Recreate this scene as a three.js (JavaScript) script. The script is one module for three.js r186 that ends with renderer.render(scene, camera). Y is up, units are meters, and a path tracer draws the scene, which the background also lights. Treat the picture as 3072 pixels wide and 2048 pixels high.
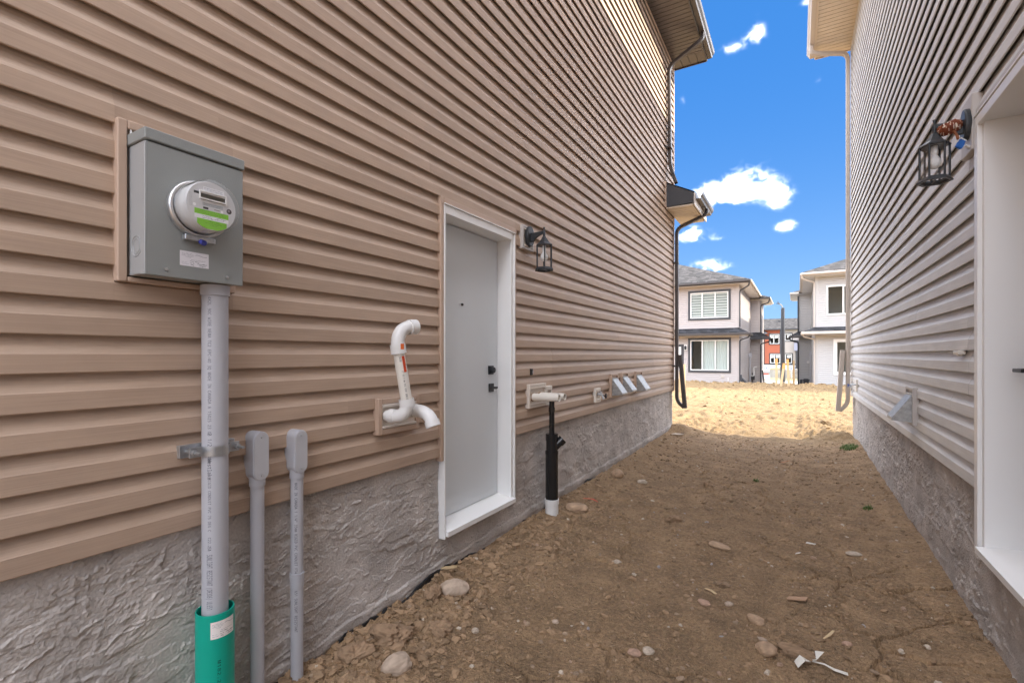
import * as THREE from 'three';
import { RoundedBoxGeometry } from 'three/addons/geometries/RoundedBoxGeometry.js';
import { mergeGeometries, mergeVertices } from 'three/addons/utils/BufferGeometryUtils.js';

// ------------------------------------------------------------------ camera, sky, sun, exposure
// x runs to the right, y up, and D = -z along the passage between the two houses (metres)
const scene = new THREE.Scene();
const camera = new THREE.PerspectiveCamera(72.55, 1.5, 0.05, 900);
camera.position.set(0, 1.44, 0);
camera.rotation.set(0, THREE.MathUtils.degToRad(30.585), 0);
camera.setViewOffset(3072, 2128, 0, 0, 3072, 2048);        // rising front: verticals stay upright
const renderer = new THREE.WebGLRenderer({ antialias: true });
renderer.toneMapping = THREE.LinearToneMapping;
renderer.toneMappingExposure = 4.9;
renderer.shadowMap.enabled = true;
renderer.shadowMap.type = THREE.PCFSoftShadowMap;

const SUN_EL = 33 * Math.PI / 180, SUN_AZ = 21 * Math.PI / 180;   // from the right, a little ahead
const sunDir = new THREE.Vector3(Math.cos(SUN_EL) * Math.cos(SUN_AZ), Math.sin(SUN_EL), -Math.cos(SUN_EL) * Math.sin(SUN_AZ));
const sun = new THREE.DirectionalLight(new THREE.Color().setRGB(1, 0.88, 0.7), 2.0);
sun.position.copy(sunDir).multiplyScalar(80);
sun.castShadow = true; sun.shadow.mapSize.set(4096, 4096); sun.shadow.bias = -0.0004;
Object.assign(sun.shadow.camera, { left: -40, right: 40, top: 40, bottom: -40, near: 1, far: 200 });
scene.add(sun); scene.add(sun.target);

// ------------------------------------------------------------------ random numbers and noise
function rng(seed) { let s = seed >>> 0; return () => { s = (s + 0x6D2B79F5) >>> 0; let t = Math.imul(s ^ (s >>> 15), 1 | s); t = (t + Math.imul(t ^ (t >>> 7), 61 | t)) ^ t; return ((t ^ (t >>> 14)) >>> 0) / 4294967296; }; }
const PERM = new Uint8Array(512); { const r = rng(77), p = [...Array(256).keys()]; for (let i = 255; i > 0; i--) { const j = (r() * (i + 1)) | 0; [p[i], p[j]] = [p[j], p[i]]; } for (let i = 0; i < 512; i++) PERM[i] = p[i & 255]; }
const GX = [], GY = []; for (let i = 0; i < 16; i++) { GX.push(Math.cos(i * Math.PI / 8)); GY.push(Math.sin(i * Math.PI / 8)); }
function noise2(x, y) {
  const X = Math.floor(x), Y = Math.floor(y), fx = x - X, fy = y - Y, a = X & 255, b = Y & 255;
  const u = fx * fx * fx * (fx * (fx * 6 - 15) + 10), v = fy * fy * fy * (fy * (fy * 6 - 15) + 10);
  const g = (h, dx, dy) => GX[h & 15] * dx + GY[h & 15] * dy;
  const n00 = g(PERM[PERM[a] + b], fx, fy), n10 = g(PERM[PERM[a + 1] + b], fx - 1, fy), n01 = g(PERM[PERM[a] + b + 1], fx, fy - 1), n11 = g(PERM[PERM[a + 1] + b + 1], fx - 1, fy - 1);
  return (n00 + u * (n10 - n00) + v * (n01 - n00 + u * (n00 - n10 - n01 + n11))) * 1.5;
}
function fbm(x, y, o = 4) { let s = 0, a = 0.5; for (let i = 0; i < o; i++) { s += a * noise2(x, y); x = x * 2.03 + 17.3; y = y * 2.03 + 9.1; a *= 0.5; } return s; }
function billow(x, y, o = 3) { let s = 0, a = 0.6; for (let i = 0; i < o; i++) { s += a * Math.abs(noise2(x, y)); x = x * 2.1 + 5.2; y = y * 2.1 + 3.7; a *= 0.5; } return s; }
function cellEdge(x, y) {                                            // distance between the nearest two cell points
  const X = Math.floor(x), Y = Math.floor(y); let d1 = 9, d2 = 9;
  for (let j = -1; j < 2; j++) for (let i = -1; i < 2; i++) {
    const h = PERM[(PERM[(X + i) & 255] + Y + j) & 255], px = X + i + PERM[h] / 256, py = Y + j + PERM[h + 1] / 256, d = Math.hypot(px - x, py - y);
    if (d < d1) { d2 = d1; d1 = d; } else if (d < d2) d2 = d;
  }
  return d2 - d1;
}
const clamp = (v, a = 0, b = 1) => Math.min(b, Math.max(a, v));
const smooth = (a, b, v) => { const t = clamp((v - a) / (b - a)); return t * t * (3 - 2 * t); };
const lerp = (a, b, t) => a + (b - a) * t;
function table(t, v) { if (v <= t[0][0]) return t[0][1]; for (let i = 1; i < t.length; i++) if (v <= t[i][0]) return lerp(t[i - 1][1], t[i][1], (v - t[i - 1][0]) / (t[i][0] - t[i - 1][0])); return t[t.length - 1][1]; }

// ------------------------------------------------------------------ the sky: blue air with fair-weather clouds all round
{
  const w = 4096, h = 2048, data = new Float32Array(w * h * 4), r = rng(5);
  const puffs = [];                                                  // azimuth (0 along the passage, + right), elevation, half width, half height in degrees, strength
  const cloud = (az, el, pw, ph, s) => puffs.push([az, el, pw, ph, s]);
  // the clouds seen in the gap between the houses
  cloud(-8.6, 16.9, 1.9, 1.0, 1); cloud(-5.6, 17.6, 1.9, 1.5, 1); cloud(-3.0, 17.0, 1.9, 1.4, 1); cloud(-1.6, 15.6, 1.3, 1.1, 1); cloud(-6.3, 16.6, 3.0, 0.8, 1); cloud(-10.6, 16.6, 1.2, 0.8, 0.9);
  cloud(-1.1, 12.9, 1.2, 0.6, 0.95); cloud(-10.4, 13.0, 1.9, 0.85, 0.95); cloud(-7.6, 12.4, 1.2, 0.35, 0.75);
  cloud(-5.8, 30.0, 1.7, 0.6, 0.7); cloud(-3.6, 30.7, 0.7, 1.0, 0.68); cloud(1.8, 25.2, 0.3, 0.7, 0.55); cloud(0.9, 31.9, 0.6, 0.3, 0.6);
  cloud(-8.2, 9.5, 2.2, 0.7, 0.95); cloud(-2.4, 5.0, 1.0, 0.3, 0.7); cloud(-11.2, 26.2, 0.3, 0.5, 0.45);
  // and the same kind everywhere else
  for (let k = 0; k < 215; k++) {
    const el = 5 + Math.asin(r() * 0.97) * 57.3, az = r() * 360 - 180, sc = 1.0 + r() * 1.7 + el * 0.006;
    if (el < 21 && r() < 0.33) continue;
    const n = 3 + (r() * 4 | 0), ca = 1 / Math.max(0.12, Math.cos(el / 57.3));
    for (let i = 0; i < n; i++) { const a = az + (r() - 0.5) * 7 * sc * ca, e = el + (r() - 0.5) * 1.8 * sc, pw = (1.5 + r() * 1.8) * sc, ph = (0.8 + r()) * sc, ps = 0.6 + r() * 0.4; if (a + pw * 1.6 * ca > -13 && a - pw * 1.6 * ca < 4 && e - ph * 1.6 < 33) continue; cloud(a, e, pw, ph, ps); }
  }
  const cw = 1024, ch = 256, dens = new Float32Array(cw * ch), lows = new Float32Array(cw * ch);   // cloud density of the upper half sphere, coarse
  for (const [pa, pe, pw, ph, ps] of puffs) for (let j = Math.max(0, Math.floor((pe - ph * 2.2) / 90 * ch)); j < Math.min(ch, (pe + ph * 2.2) / 90 * ch); j++) {
    const el = (j + 0.5) / ch * 90, ca = Math.max(0.05, Math.cos(el / 57.2958)), span = Math.min(180, pw * 2.2 / ca), n = Math.ceil(span / 360 * cw), i0 = Math.floor((pa / 360 + 0.5) * cw);
    const dy = (el - pe) / (ph * (el < pe ? 0.8 : 1.25));
    for (let k = -n; k <= n; k++) { const i = ((i0 + k) % cw + cw) % cw, da = (((i0 + k + 0.5) / cw - 0.5) * 360 - pa) * ca, v = ps * Math.exp(-((da / pw) ** 2 + dy * dy) * 0.9); if (v > 0.02) { const o = j * cw + i; dens[o] = 1 - (1 - dens[o]) * (1 - v); lows[o] += v * clamp(0.35 - dy * 0.5); } }
  }
  const tap = (f, az, el) => { const x = (az / 360 + 0.5) * cw - 0.5, y = clamp(el / 90 * ch - 0.5, 0, ch - 1.001), X = Math.floor(x), Y = Math.floor(y), u = x - X, v = y - Y, a = (X % cw + cw) % cw, b = (X + 1 + cw) % cw; return lerp(lerp(f[Y * cw + a], f[Y * cw + b], u), lerp(f[(Y + 1) * cw + a], f[(Y + 1) * cw + b], u), v); };
  for (let j = 0; j < h; j++) {
    const el = ((j + 0.5) / h - 0.5) * 180, y = Math.sin(Math.max(el, 0) / 57.2958), t = clamp(1 - y), ca = Math.max(0.1, Math.cos(el / 57.2958));
    const air = [lerp(0.012, 0.107, Math.pow(t, 5.2)), lerp(0.058, 0.171, Math.pow(t, 4.6)), lerp(0.166, 0.245, Math.pow(t, 3))];
    for (let i = 0; i < w; i++) {
      let az = ((i + 0.5) / w - 0.5) * 360 + 90; if (az > 180) az -= 360;   // D = -z is azimuth 0
      let d = el < 0 ? 0 : tap(dens, az, el), low = 0;
      if (d > 0.03) { low = tap(lows, az, el); const u = az * ca * 0.55, v = el * 0.7, nn = fbm(u + fbm(u * 1.7, v * 1.7, 2) * 0.9, v + 4 + fbm(u * 1.3 + 9, v * 1.3, 2) * 0.6, 6); const d0 = d; d = Math.min(1, Math.pow(clamp((d + nn * 0.95 - 0.12) / 1.12), 3)) * Math.pow(smooth(0.0, 0.95, d0), 1.6); } else d = 0;
      const g = 1.0 - 0.22 * clamp(low) * d, c = 3.0 * g, k = (j * w + i) * 4;
      data[k] = lerp(air[0], c, d); data[k + 1] = lerp(air[1], c, d); data[k + 2] = lerp(air[2], c * 1.03, d); data[k + 3] = 1;
    }
  }
  const sky = new THREE.DataTexture(data, w, h, THREE.RGBAFormat, THREE.FloatType);
  sky.mapping = THREE.EquirectangularReflectionMapping; sky.magFilter = THREE.LinearFilter; sky.minFilter = THREE.LinearFilter; sky.needsUpdate = true;
  scene.background = sky; scene.environment = sky;
}

// ------------------------------------------------------------------ helpers
const names = {};
const numbered = (n) => { const k = names[n] = (names[n] ?? -1) + 1; return k ? n + '_' + String(k).padStart(3, '0') : n; };
function tag(o, label, category, group, kind) { Object.assign(o.userData, label && { label }, category && { category }, group && { group }, kind && { kind }); return o; }
function thing(name, label, category, pos = [0, 0, 0], turn = 0, group) {
  const o = new THREE.Group(); o.name = numbered(name); o.position.set(...pos); o.rotation.y = turn; scene.add(o); return tag(o, label, category, group);
}
function part(parent, name, geo, mat, label) {
  const m = new THREE.Mesh(geo, mat); m.name = name; m.castShadow = m.receiveShadow = true; parent.add(m); if (label) m.userData.label = label; return m;
}
function wpart(T, name, geo, mat, parent = T, label) { geo.translate(-T.position.x, -T.position.y, -T.position.z); return part(parent, name, geo, mat, label); }   // geometry given in world metres
function single(name, geo, mat, label, category, group, kind) { const m = part(scene, numbered(name), geo, mat); return tag(m, label, category, group, kind); }
const plain = (g) => { const n = g.index ? g.toNonIndexed() : g; for (const k of Object.keys(n.attributes)) if (!['position', 'normal', 'uv'].includes(k)) n.deleteAttribute(k); if (!n.attributes.uv) n.setAttribute('uv', new THREE.BufferAttribute(new Float32Array(n.attributes.position.count * 2), 2)); return n; };
const join = (l) => mergeGeometries(l.map(plain));
function bx(x0, x1, y0, y1, d0, d1, r = 0) {                           // a box, edges rounded by r
  const w = x1 - x0, h = y1 - y0, d = d1 - d0, g = r ? new RoundedBoxGeometry(w, h, d, 2, Math.min(r, w * 0.49, h * 0.49, d * 0.49)) : new THREE.BoxGeometry(w, h, d);
  const p = g.attributes.position, n = g.attributes.normal, uv = g.attributes.uv;
  for (let i = 0; i < p.count; i++) { const ax = Math.abs(n.getX(i)), ay = Math.abs(n.getY(i)), az = Math.abs(n.getZ(i)); ax > ay && ax > az ? uv.setXY(i, p.getZ(i), p.getY(i)) : ay > az ? uv.setXY(i, p.getZ(i), p.getX(i)) : uv.setXY(i, p.getX(i), p.getY(i)); }
  return g.translate((x0 + x1) / 2, (y0 + y1) / 2, -(d0 + d1) / 2);
}
const V = (x, y, d) => new THREE.Vector3(x, y, -d);                    // from x, y, D
function cyl(a, b, r0, r1 = r0, seg = 24, open = false) {
  const dir = b.clone().sub(a), g = new THREE.CylinderGeometry(r1, r0, dir.length(), seg, 1, open);
  g.applyQuaternion(new THREE.Quaternion().setFromUnitVectors(new THREE.Vector3(0, 1, 0), dir.clone().normalize()));
  const c = a.clone().add(b).multiplyScalar(0.5); return g.translate(c.x, c.y, c.z);
}
function pipe(a, b, r, wall = 0.004, seg = 28) {                       // a hollow pipe with a real wall
  const L = a.distanceTo(b), g = new THREE.LatheGeometry([[r - wall, 0], [r, 0], [r, L], [r - wall, L], [r - wall, 0]].map((p) => new THREE.Vector2(...p)), seg);
  const gg = plain(g); gg.computeVertexNormals();
  gg.applyQuaternion(new THREE.Quaternion().setFromUnitVectors(new THREE.Vector3(0, 1, 0), b.clone().sub(a).normalize())); return gg.translate(a.x, a.y, a.z);
}
const tube = (pts, r, seg = 16, n = 40) => new THREE.TubeGeometry(new THREE.CatmullRomCurve3(pts), n, r, seg, false);
function bend(a, c, b, r, seg = 24, n = 16) { return new THREE.TubeGeometry(new THREE.QuadraticBezierCurve3(a, c, b), n, r, seg, false); }
function extrude(pts, d0, d1) {                                        // outline in x, y drawn out along D
  const s = new THREE.Shape(pts.map((p) => new THREE.Vector2(...p))); return new THREE.ExtrudeGeometry(s, { depth: d1 - d0, bevelEnabled: false }).translate(0, 0, -d1);
}
function poly(faces) {                                                 // flat faces, each a list of points
  const pos = [], uv = [];
  for (const f of faces) { const o = f[0], e = f[1].clone().sub(o).normalize(), n = e.clone().cross(f[2].clone().sub(o)).normalize(), q = n.clone().cross(e); for (let i = 1; i + 1 < f.length; i++) for (const p of [f[0], f[i], f[i + 1]]) { pos.push(p.x, p.y, p.z); const v = p.clone().sub(o); uv.push(v.dot(e), v.dot(q)); } }
  const g = new THREE.BufferGeometry(); g.setAttribute('position', new THREE.Float32BufferAttribute(pos, 3)); g.setAttribute('uv', new THREE.Float32BufferAttribute(uv, 2)); g.computeVertexNormals(); return g;
}
function sweep(path, w, d, side) {                                     // a ribbed rectangular downspout along a path; side is the width direction
  const prof = [], ribs = 3; const hw = w / 2, hd = d / 2, c = 0.008;
  const ring = [[-hw + c, -hd], [hw - c, -hd], [hw, -hd + c], [hw, hd - c]];
  for (let i = 0; i <= ribs * 4; i++) { const t = i / (ribs * 4); ring.push([lerp(hw - c, -hw + c, t), hd - (Math.cos(t * ribs * Math.PI * 2) < 0 ? 0.004 : 0)]); }
  ring.push([-hw, hd - c], [-hw, -hd + c]);
  const pts = path, S = side.clone().normalize(), rows = [];
  for (let i = 0; i < pts.length; i++) { const t = pts[Math.min(i + 1, pts.length - 1)].clone().sub(pts[Math.max(i - 1, 0)]).normalize(), n = t.clone().cross(S).normalize(); rows.push(ring.map(([a, b]) => pts[i].clone().addScaledVector(S, a).addScaledVector(n, b))); }
  const f = []; for (let i = 0; i + 1 < rows.length; i++) for (let k = 0; k < ring.length; k++) { const k2 = (k + 1) % ring.length; f.push([rows[i][k], rows[i][k2], rows[i + 1][k2], rows[i + 1][k]]); }
  return poly(f);
}
const round = (pts, r, n = 6) => {                                     // rounds the corners of a path
  const out = [pts[0]];
  for (let i = 1; i + 1 < pts.length; i++) { const p = pts[i], a = p.clone().lerp(pts[i - 1], Math.min(0.5, r / p.distanceTo(pts[i - 1]))), b = p.clone().lerp(pts[i + 1], Math.min(0.5, r / p.distanceTo(pts[i + 1]))), c = new THREE.QuadraticBezierCurve3(a, p, b); out.push(...c.getPoints(n)); }
  out.push(pts[pts.length - 1]); return out;
};

// ------------------------------------------------------------------ textures and materials
function dataTex(w, h, fn, srgb = false) {
  const d = new Uint8Array(w * h * 4); for (let j = 0; j < h; j++) for (let i = 0; i < w; i++) { const v = fn(i, j), k = (j * w + i) * 4; if (Array.isArray(v)) { d[k] = v[0]; d[k + 1] = v[1]; d[k + 2] = v[2]; } else d[k] = d[k + 1] = d[k + 2] = v; d[k + 3] = 255; }
  const t = new THREE.DataTexture(d, w, h); t.wrapS = t.wrapT = THREE.RepeatWrapping; t.magFilter = THREE.LinearFilter; t.minFilter = THREE.LinearMipmapLinearFilter; t.generateMipmaps = true; if (srgb) t.colorSpace = THREE.SRGBColorSpace; t.needsUpdate = true; return t;
}
function canvasTex(w, h, draw) { const c = document.createElement('canvas'); c.width = w; c.height = h; draw(c.getContext('2d'), w, h); const t = new THREE.CanvasTexture(c); t.colorSpace = THREE.SRGBColorSpace; t.magFilter = THREE.LinearFilter; t.anisotropy = 8; return t; }
const rep = (t, x, y) => { const c = t.clone(); c.repeat.set(x, y); c.needsUpdate = true; return c; };
const std = (c, rough = 0.7, o = {}) => new THREE.MeshStandardMaterial({ color: new THREE.Color().setRGB(...c), roughness: rough, ...o });
// periodic noise for tiles: blends two shifted samples
const tileN = (f, w, h) => (i, j) => { const a = i / w, b = j / h, s = (x, y) => f(x, y); const fx = smooth(0.75, 1, a), fy = smooth(0.75, 1, b); return lerp(lerp(s(i, j), s(i - w, j), fx), lerp(s(i, j - h), s(i - w, j - h), fx), fy); };
const grainT = dataTex(1024, 256, tileN((i, j) => clamp(128 + 150 * fbm(i * 0.006, j * 0.16, 4) + 60 * noise2(i * 0.02, j * 0.45), 0, 255), 1024, 256));
const grainC = dataTex(512, 256, tileN((i, j) => clamp(240 + 14 * fbm(i * 0.01, j * 0.14, 3) + 12 * fbm(i * 0.012 + 40, j * 0.01, 3), 0, 255), 512, 256), true);
const speckT = dataTex(512, 512, tileN((i, j) => clamp(128 + 110 * fbm(i * 0.09, j * 0.09, 4), 0, 255), 512, 512));
const mottleC = dataTex(512, 512, tileN((i, j) => clamp(228 + 46 * fbm(i * 0.012, j * 0.012, 5) + 14 * noise2(i * 0.3, j * 0.3), 0, 255), 512, 512), true);
const dirtC = dataTex(1024, 1024, tileN((i, j) => {
  const a = fbm(i * 0.008, j * 0.008, 5), b = fbm(i * 0.06 + 30, j * 0.06, 4), c = noise2(i * 0.35, j * 0.35), sp = smooth(0.42, 0.6, noise2(i * 0.17 + 50, j * 0.17)) * 22, v = 218 + 40 * a + 50 * b + 24 * c + sp;
  return clamp(v, 80, 255);
}, 1024, 1024), true);
const dirtB = dataTex(1024, 1024, tileN((i, j) => clamp(120 + 130 * fbm(i * 0.05, j * 0.05, 5) - 60 * (0.3 - billow(i * 0.12, j * 0.12, 2)), 0, 255), 1024, 1024));
const shingC = dataTex(512, 512, (i, j) => { const row = j >> 5, k = Math.floor((i + (row & 1) * 20 + PERM[row & 255] % 30) / 42); return clamp(170 + (PERM[(PERM[row & 255] + k) & 255] - 128) * 0.42 + 26 * noise2(i * 0.5, j * 0.5) - ((j & 31) < 3 ? 60 : 0), 0, 255); }, true);

const M = {};
const sidingMats = (c, n, dv) => Array.from({ length: n }, (_, i) => { const k = 1 + (i / (n - 1) - 0.5) * dv; return std(c.map((v) => v * k), 0.55, { map: rep(grainC, 0.6, 5), bumpMap: rep(grainT, 0.6, 11), bumpScale: 0.00035 }); });
M.tan = sidingMats([0.55, 0.40, 0.295], 4, 0.1);
M.greige = sidingMats([0.78, 0.765, 0.745], 4, 0.05);
M.farPink = std([0.52, 0.47, 0.45], 0.6); M.farGrey = std([0.54, 0.53, 0.52], 0.6); M.farDark = std([0.17, 0.15, 0.15], 0.6);
M.tanTrim = std([0.53, 0.385, 0.29], 0.5); M.tanLight = std([0.68, 0.60, 0.52], 0.5); M.greigeTrim = std([0.55, 0.51, 0.475], 0.5);
M.stucco = std([0.63, 0.575, 0.53], 1.0, { map: rep(mottleC, 0.7, 0.7), bumpMap: rep(speckT, 2.2, 2.2), bumpScale: 0.004 });
M.stucco2 = std([0.62, 0.565, 0.52], 0.93, { map: rep(mottleC, 0.9, 0.9), bumpMap: rep(speckT, 2.2, 2.2), bumpScale: 0.006 });
M.core = std([0.3, 0.27, 0.24], 0.9);
M.white = std([0.86, 0.85, 0.83], 0.4); M.door = std([0.68, 0.71, 0.725], 0.42, { bumpMap: rep(speckT, 1.5, 0.3), bumpScale: 0.0006 });
M.black = std([0.018, 0.018, 0.02], 0.35); M.gap = std([0.02, 0.02, 0.02], 0.9); M.rubber = std([0.012, 0.012, 0.014], 0.45, { bumpMap: rep(speckT, 2, 2), bumpScale: 0.003 });
M.boxGrey = std([0.29, 0.305, 0.295], 0.45, { bumpMap: rep(speckT, 6, 6), bumpScale: 0.0004 }); M.boxEdge = std([0.40, 0.41, 0.41], 0.4, { metalness: 0.1 });
M.steel = std([0.62, 0.62, 0.62], 0.32, { metalness: 0.9 }); M.zinc = std([0.66, 0.68, 0.7], 0.36, { metalness: 0.85, map: rep(mottleC, 6, 6) });
M.galv = std([0.52, 0.52, 0.51], 0.45, { metalness: 0.55, map: rep(mottleC, 5, 5), bumpMap: rep(speckT, 3, 3), bumpScale: 0.001 });
M.glass = new THREE.MeshPhysicalMaterial({ color: 0xffffff, roughness: 0.03, transmission: 1, thickness: 0, ior: 1.48 });
M.pane = new THREE.MeshPhysicalMaterial({ color: new THREE.Color().setRGB(0.93, 0.97, 0.96), roughness: 0.02, transmission: 1, thickness: 0, ior: 1.5 });
M.lamp = std([0.035, 0.038, 0.042], 0.42, { metalness: 0.2 }); M.bulb = new THREE.MeshPhysicalMaterial({ color: new THREE.Color().setRGB(0.85, 0.85, 0.83), roughness: 0.5 });
M.conduit = std([0.47, 0.47, 0.50], 0.42); M.pvc = std([0.80, 0.79, 0.77], 0.3); M.pvcCream = std([0.78, 0.73, 0.65], 0.35);
M.abs = std([0.016, 0.016, 0.017], 0.22, { roughnessMap: rep(mottleC, 2, 2) });
M.bronze = std([0.062, 0.053, 0.05], 0.38); M.bronzeSoffit = std([0.085, 0.07, 0.064], 0.3); M.cream = std([0.62, 0.53, 0.42], 0.5); M.almond = std([0.56, 0.50, 0.44], 0.42);
M.charcoal = std([0.05, 0.052, 0.058], 0.5); M.shingle = std([0.125, 0.115, 0.112], 0.95, { map: rep(shingC, 0.35, 0.35) }); M.shingleDark = std([0.075, 0.075, 0.085], 0.95, { map: rep(shingC, 0.35, 0.35) });
M.wood = std([0.70, 0.52, 0.30], 0.8, { map: rep(grainC, 2, 6) }); M.orangePaint = std([0.72, 0.36, 0.12], 0.7); M.concrete = std([0.50, 0.47, 0.42], 0.9, { map: rep(mottleC, 1, 1) });
M.stone = [[0.46, 0.36, 0.28], [0.42, 0.29, 0.19], [0.48, 0.40, 0.32], [0.44, 0.29, 0.21]].map((c) => std(c, 0.88, { vertexColors: true }));
M.soil = std([0.30, 0.20, 0.124], 0.98, { vertexColors: true });
M.grass = new THREE.MeshPhysicalMaterial({ color: new THREE.Color().setRGB(0.12, 0.19, 0.045), roughness: 0.85, transmission: 0.3, thickness: 0 });

// ------------------------------------------------------------------ the ground: one sheet, fine between the houses and coarser beyond
const LX = -1.985, RX = 0.835;                                         // faces of the two foundation walls
const leftEdge = [[0, -0.05], [1.2, -0.035], [2.3, 0.025], [4, 0.05], [9, 0.085]], rightEdge = [[0, 0.0], [3, 0.008], [4.5, 0.03], [6.8, 0.05], [9.1, 0.095], [11, 0.11]];
const yardH = [[9, -0.02], [14, -0.1], [24, -0.33], [27.3, -0.2], [28.6, -0.16], [30.5, -0.34], [38, -0.55], [44, -1.0], [60, -0.95], [400, -0.95]];
function groundBase(x, d) {
  const c = -0.035, l = table(leftEdge, d), r = table(rightEdge, d);
  const a = clamp(1 - (x + 1.985) / 1.0), b = clamp(1 - (0.835 - x) / 0.85);
  const alley = c + (l - c) * a * a + (r - c) * b * b, k = smooth(8.9, 10.6, d);
  const mound = 0.13 * Math.exp(-(((x + 1.82) / 0.26) ** 2 + ((d - 9.12) / 0.22) ** 2)) + 0.06 * Math.exp(-(((x + 1.4) / 0.4) ** 2 + ((d - 9.35) / 0.2) ** 2)) + 0.10 * Math.exp(-(((x - 0.6) / 0.3) ** 2 + ((d - 10.1) / 0.35) ** 2));
  return lerp(alley, table(yardH, d), k) + mound;
}
function ground(x, d) {
  let y = groundBase(x, d);
  const inAlley = smooth(10.2, 8.8, d) * smooth(-2.3, -1.9, x) * smooth(1.1, 0.8, x);
  y += 0.022 * fbm(x * 0.9, d * 0.9, 3) * (1 + 0.4 * (1 - inAlley));
  if (d < 45 && Math.abs(x) < 14) {
    const edge = Math.exp(-(((x - LX) / 0.34) ** 2)) * smooth(3.6, 1.2, d) + 0.35 * Math.exp(-(((x - LX) / 0.25) ** 2));
    const mid = fbm(x * 3.1 + 20, d * 3.1, 4);
    y += 0.016 * mid + (0.024 * edge + 0.006 * smooth(-0.1, 0.35, noise2(x * 1.7 + 8, d * 1.7))) * (billow(x * 9, d * 9, 4) * 2.2 - 0.6);
    y += 0.010 * fbm(x * 15 + 4, d * 15, 4) + 0.004 * Math.max(0, noise2(x * 38, d * 38)) + 0.03 * Math.exp(-(((x - LX) / 0.16) ** 2)) * smooth(3.2, 1.6, d) * smooth(-0.35, 0.35, noise2(x * 2 + 3, d * 3.4));
    const wx = x + 0.06 * noise2(x * 5, d * 5), wd = d + 0.06 * noise2(x * 5 + 40, d * 5), e = cellEdge(wx * 2.6, wd * 2.6), mask = smooth(-0.15, 0.15, noise2(x * 0.9 + 11, d * 0.9 + 3));
    y -= inAlley * 0.04 * mask * smooth(0.034, 0.0, e);
    // a broken ledge in the middle of the passage
    const lx = x * 0.87 + d * 0.49, ly = -x * 0.49 + d * 0.87, on = smooth(0.05, 0.0, Math.abs(lx - 1.20 - 0.015 * noise2(ly * 9, 2)) - 0.0);
    y += inAlley * 0.028 * smooth(1.215, 1.195, lx + 0.012 * noise2(ly * 14, 5)) * smooth(0.75, 1.15, lx) * smooth(2.32, 2.45, ly) * smooth(2.85, 2.7, ly);
  }
  const out = 1 - inAlley;
  if (out > 0 && d > 8.5 && d < 34 && Math.abs(x) < 12) {              // tracked, clotted yard with machine tracks across it
    y += out * (0.17 * (billow(x * 1.1, d * 0.8, 3) - 0.25) + 0.07 * fbm(x * 2.6, d * 2.1, 3) + 0.10 * (billow(x * 5.5 + 3, d * 3.6, 3) - 0.3) * smooth(-0.3, 0.25, noise2(x * 0.8, d * 0.6 + 9)) + 0.012 * fbm(x * 9 + 3, d * 7, 2));
    for (const [d0, sl] of [[13.2, 0.35], [14.7, 0.42], [18.6, -0.3], [21, 0.25]]) { const t = d - d0 - sl * (x + 0.6), band = Math.exp(-((t / 0.26) ** 2)); y += out * band * (-0.06 + 0.085 * Math.sin((x + d * 0.3) * 20 + 2 * noise2(x * 2, d * 2))) * smooth(-0.15, 0.2, noise2(x * 0.7 + d0, d0)); }
    y += 0.24 * smooth(26, 28, d) * smooth(31, 29, d) * billow(x * 2.4 + 7, d * 2.4, 4);
  }
  return y;
}
const deb = [];
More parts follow.
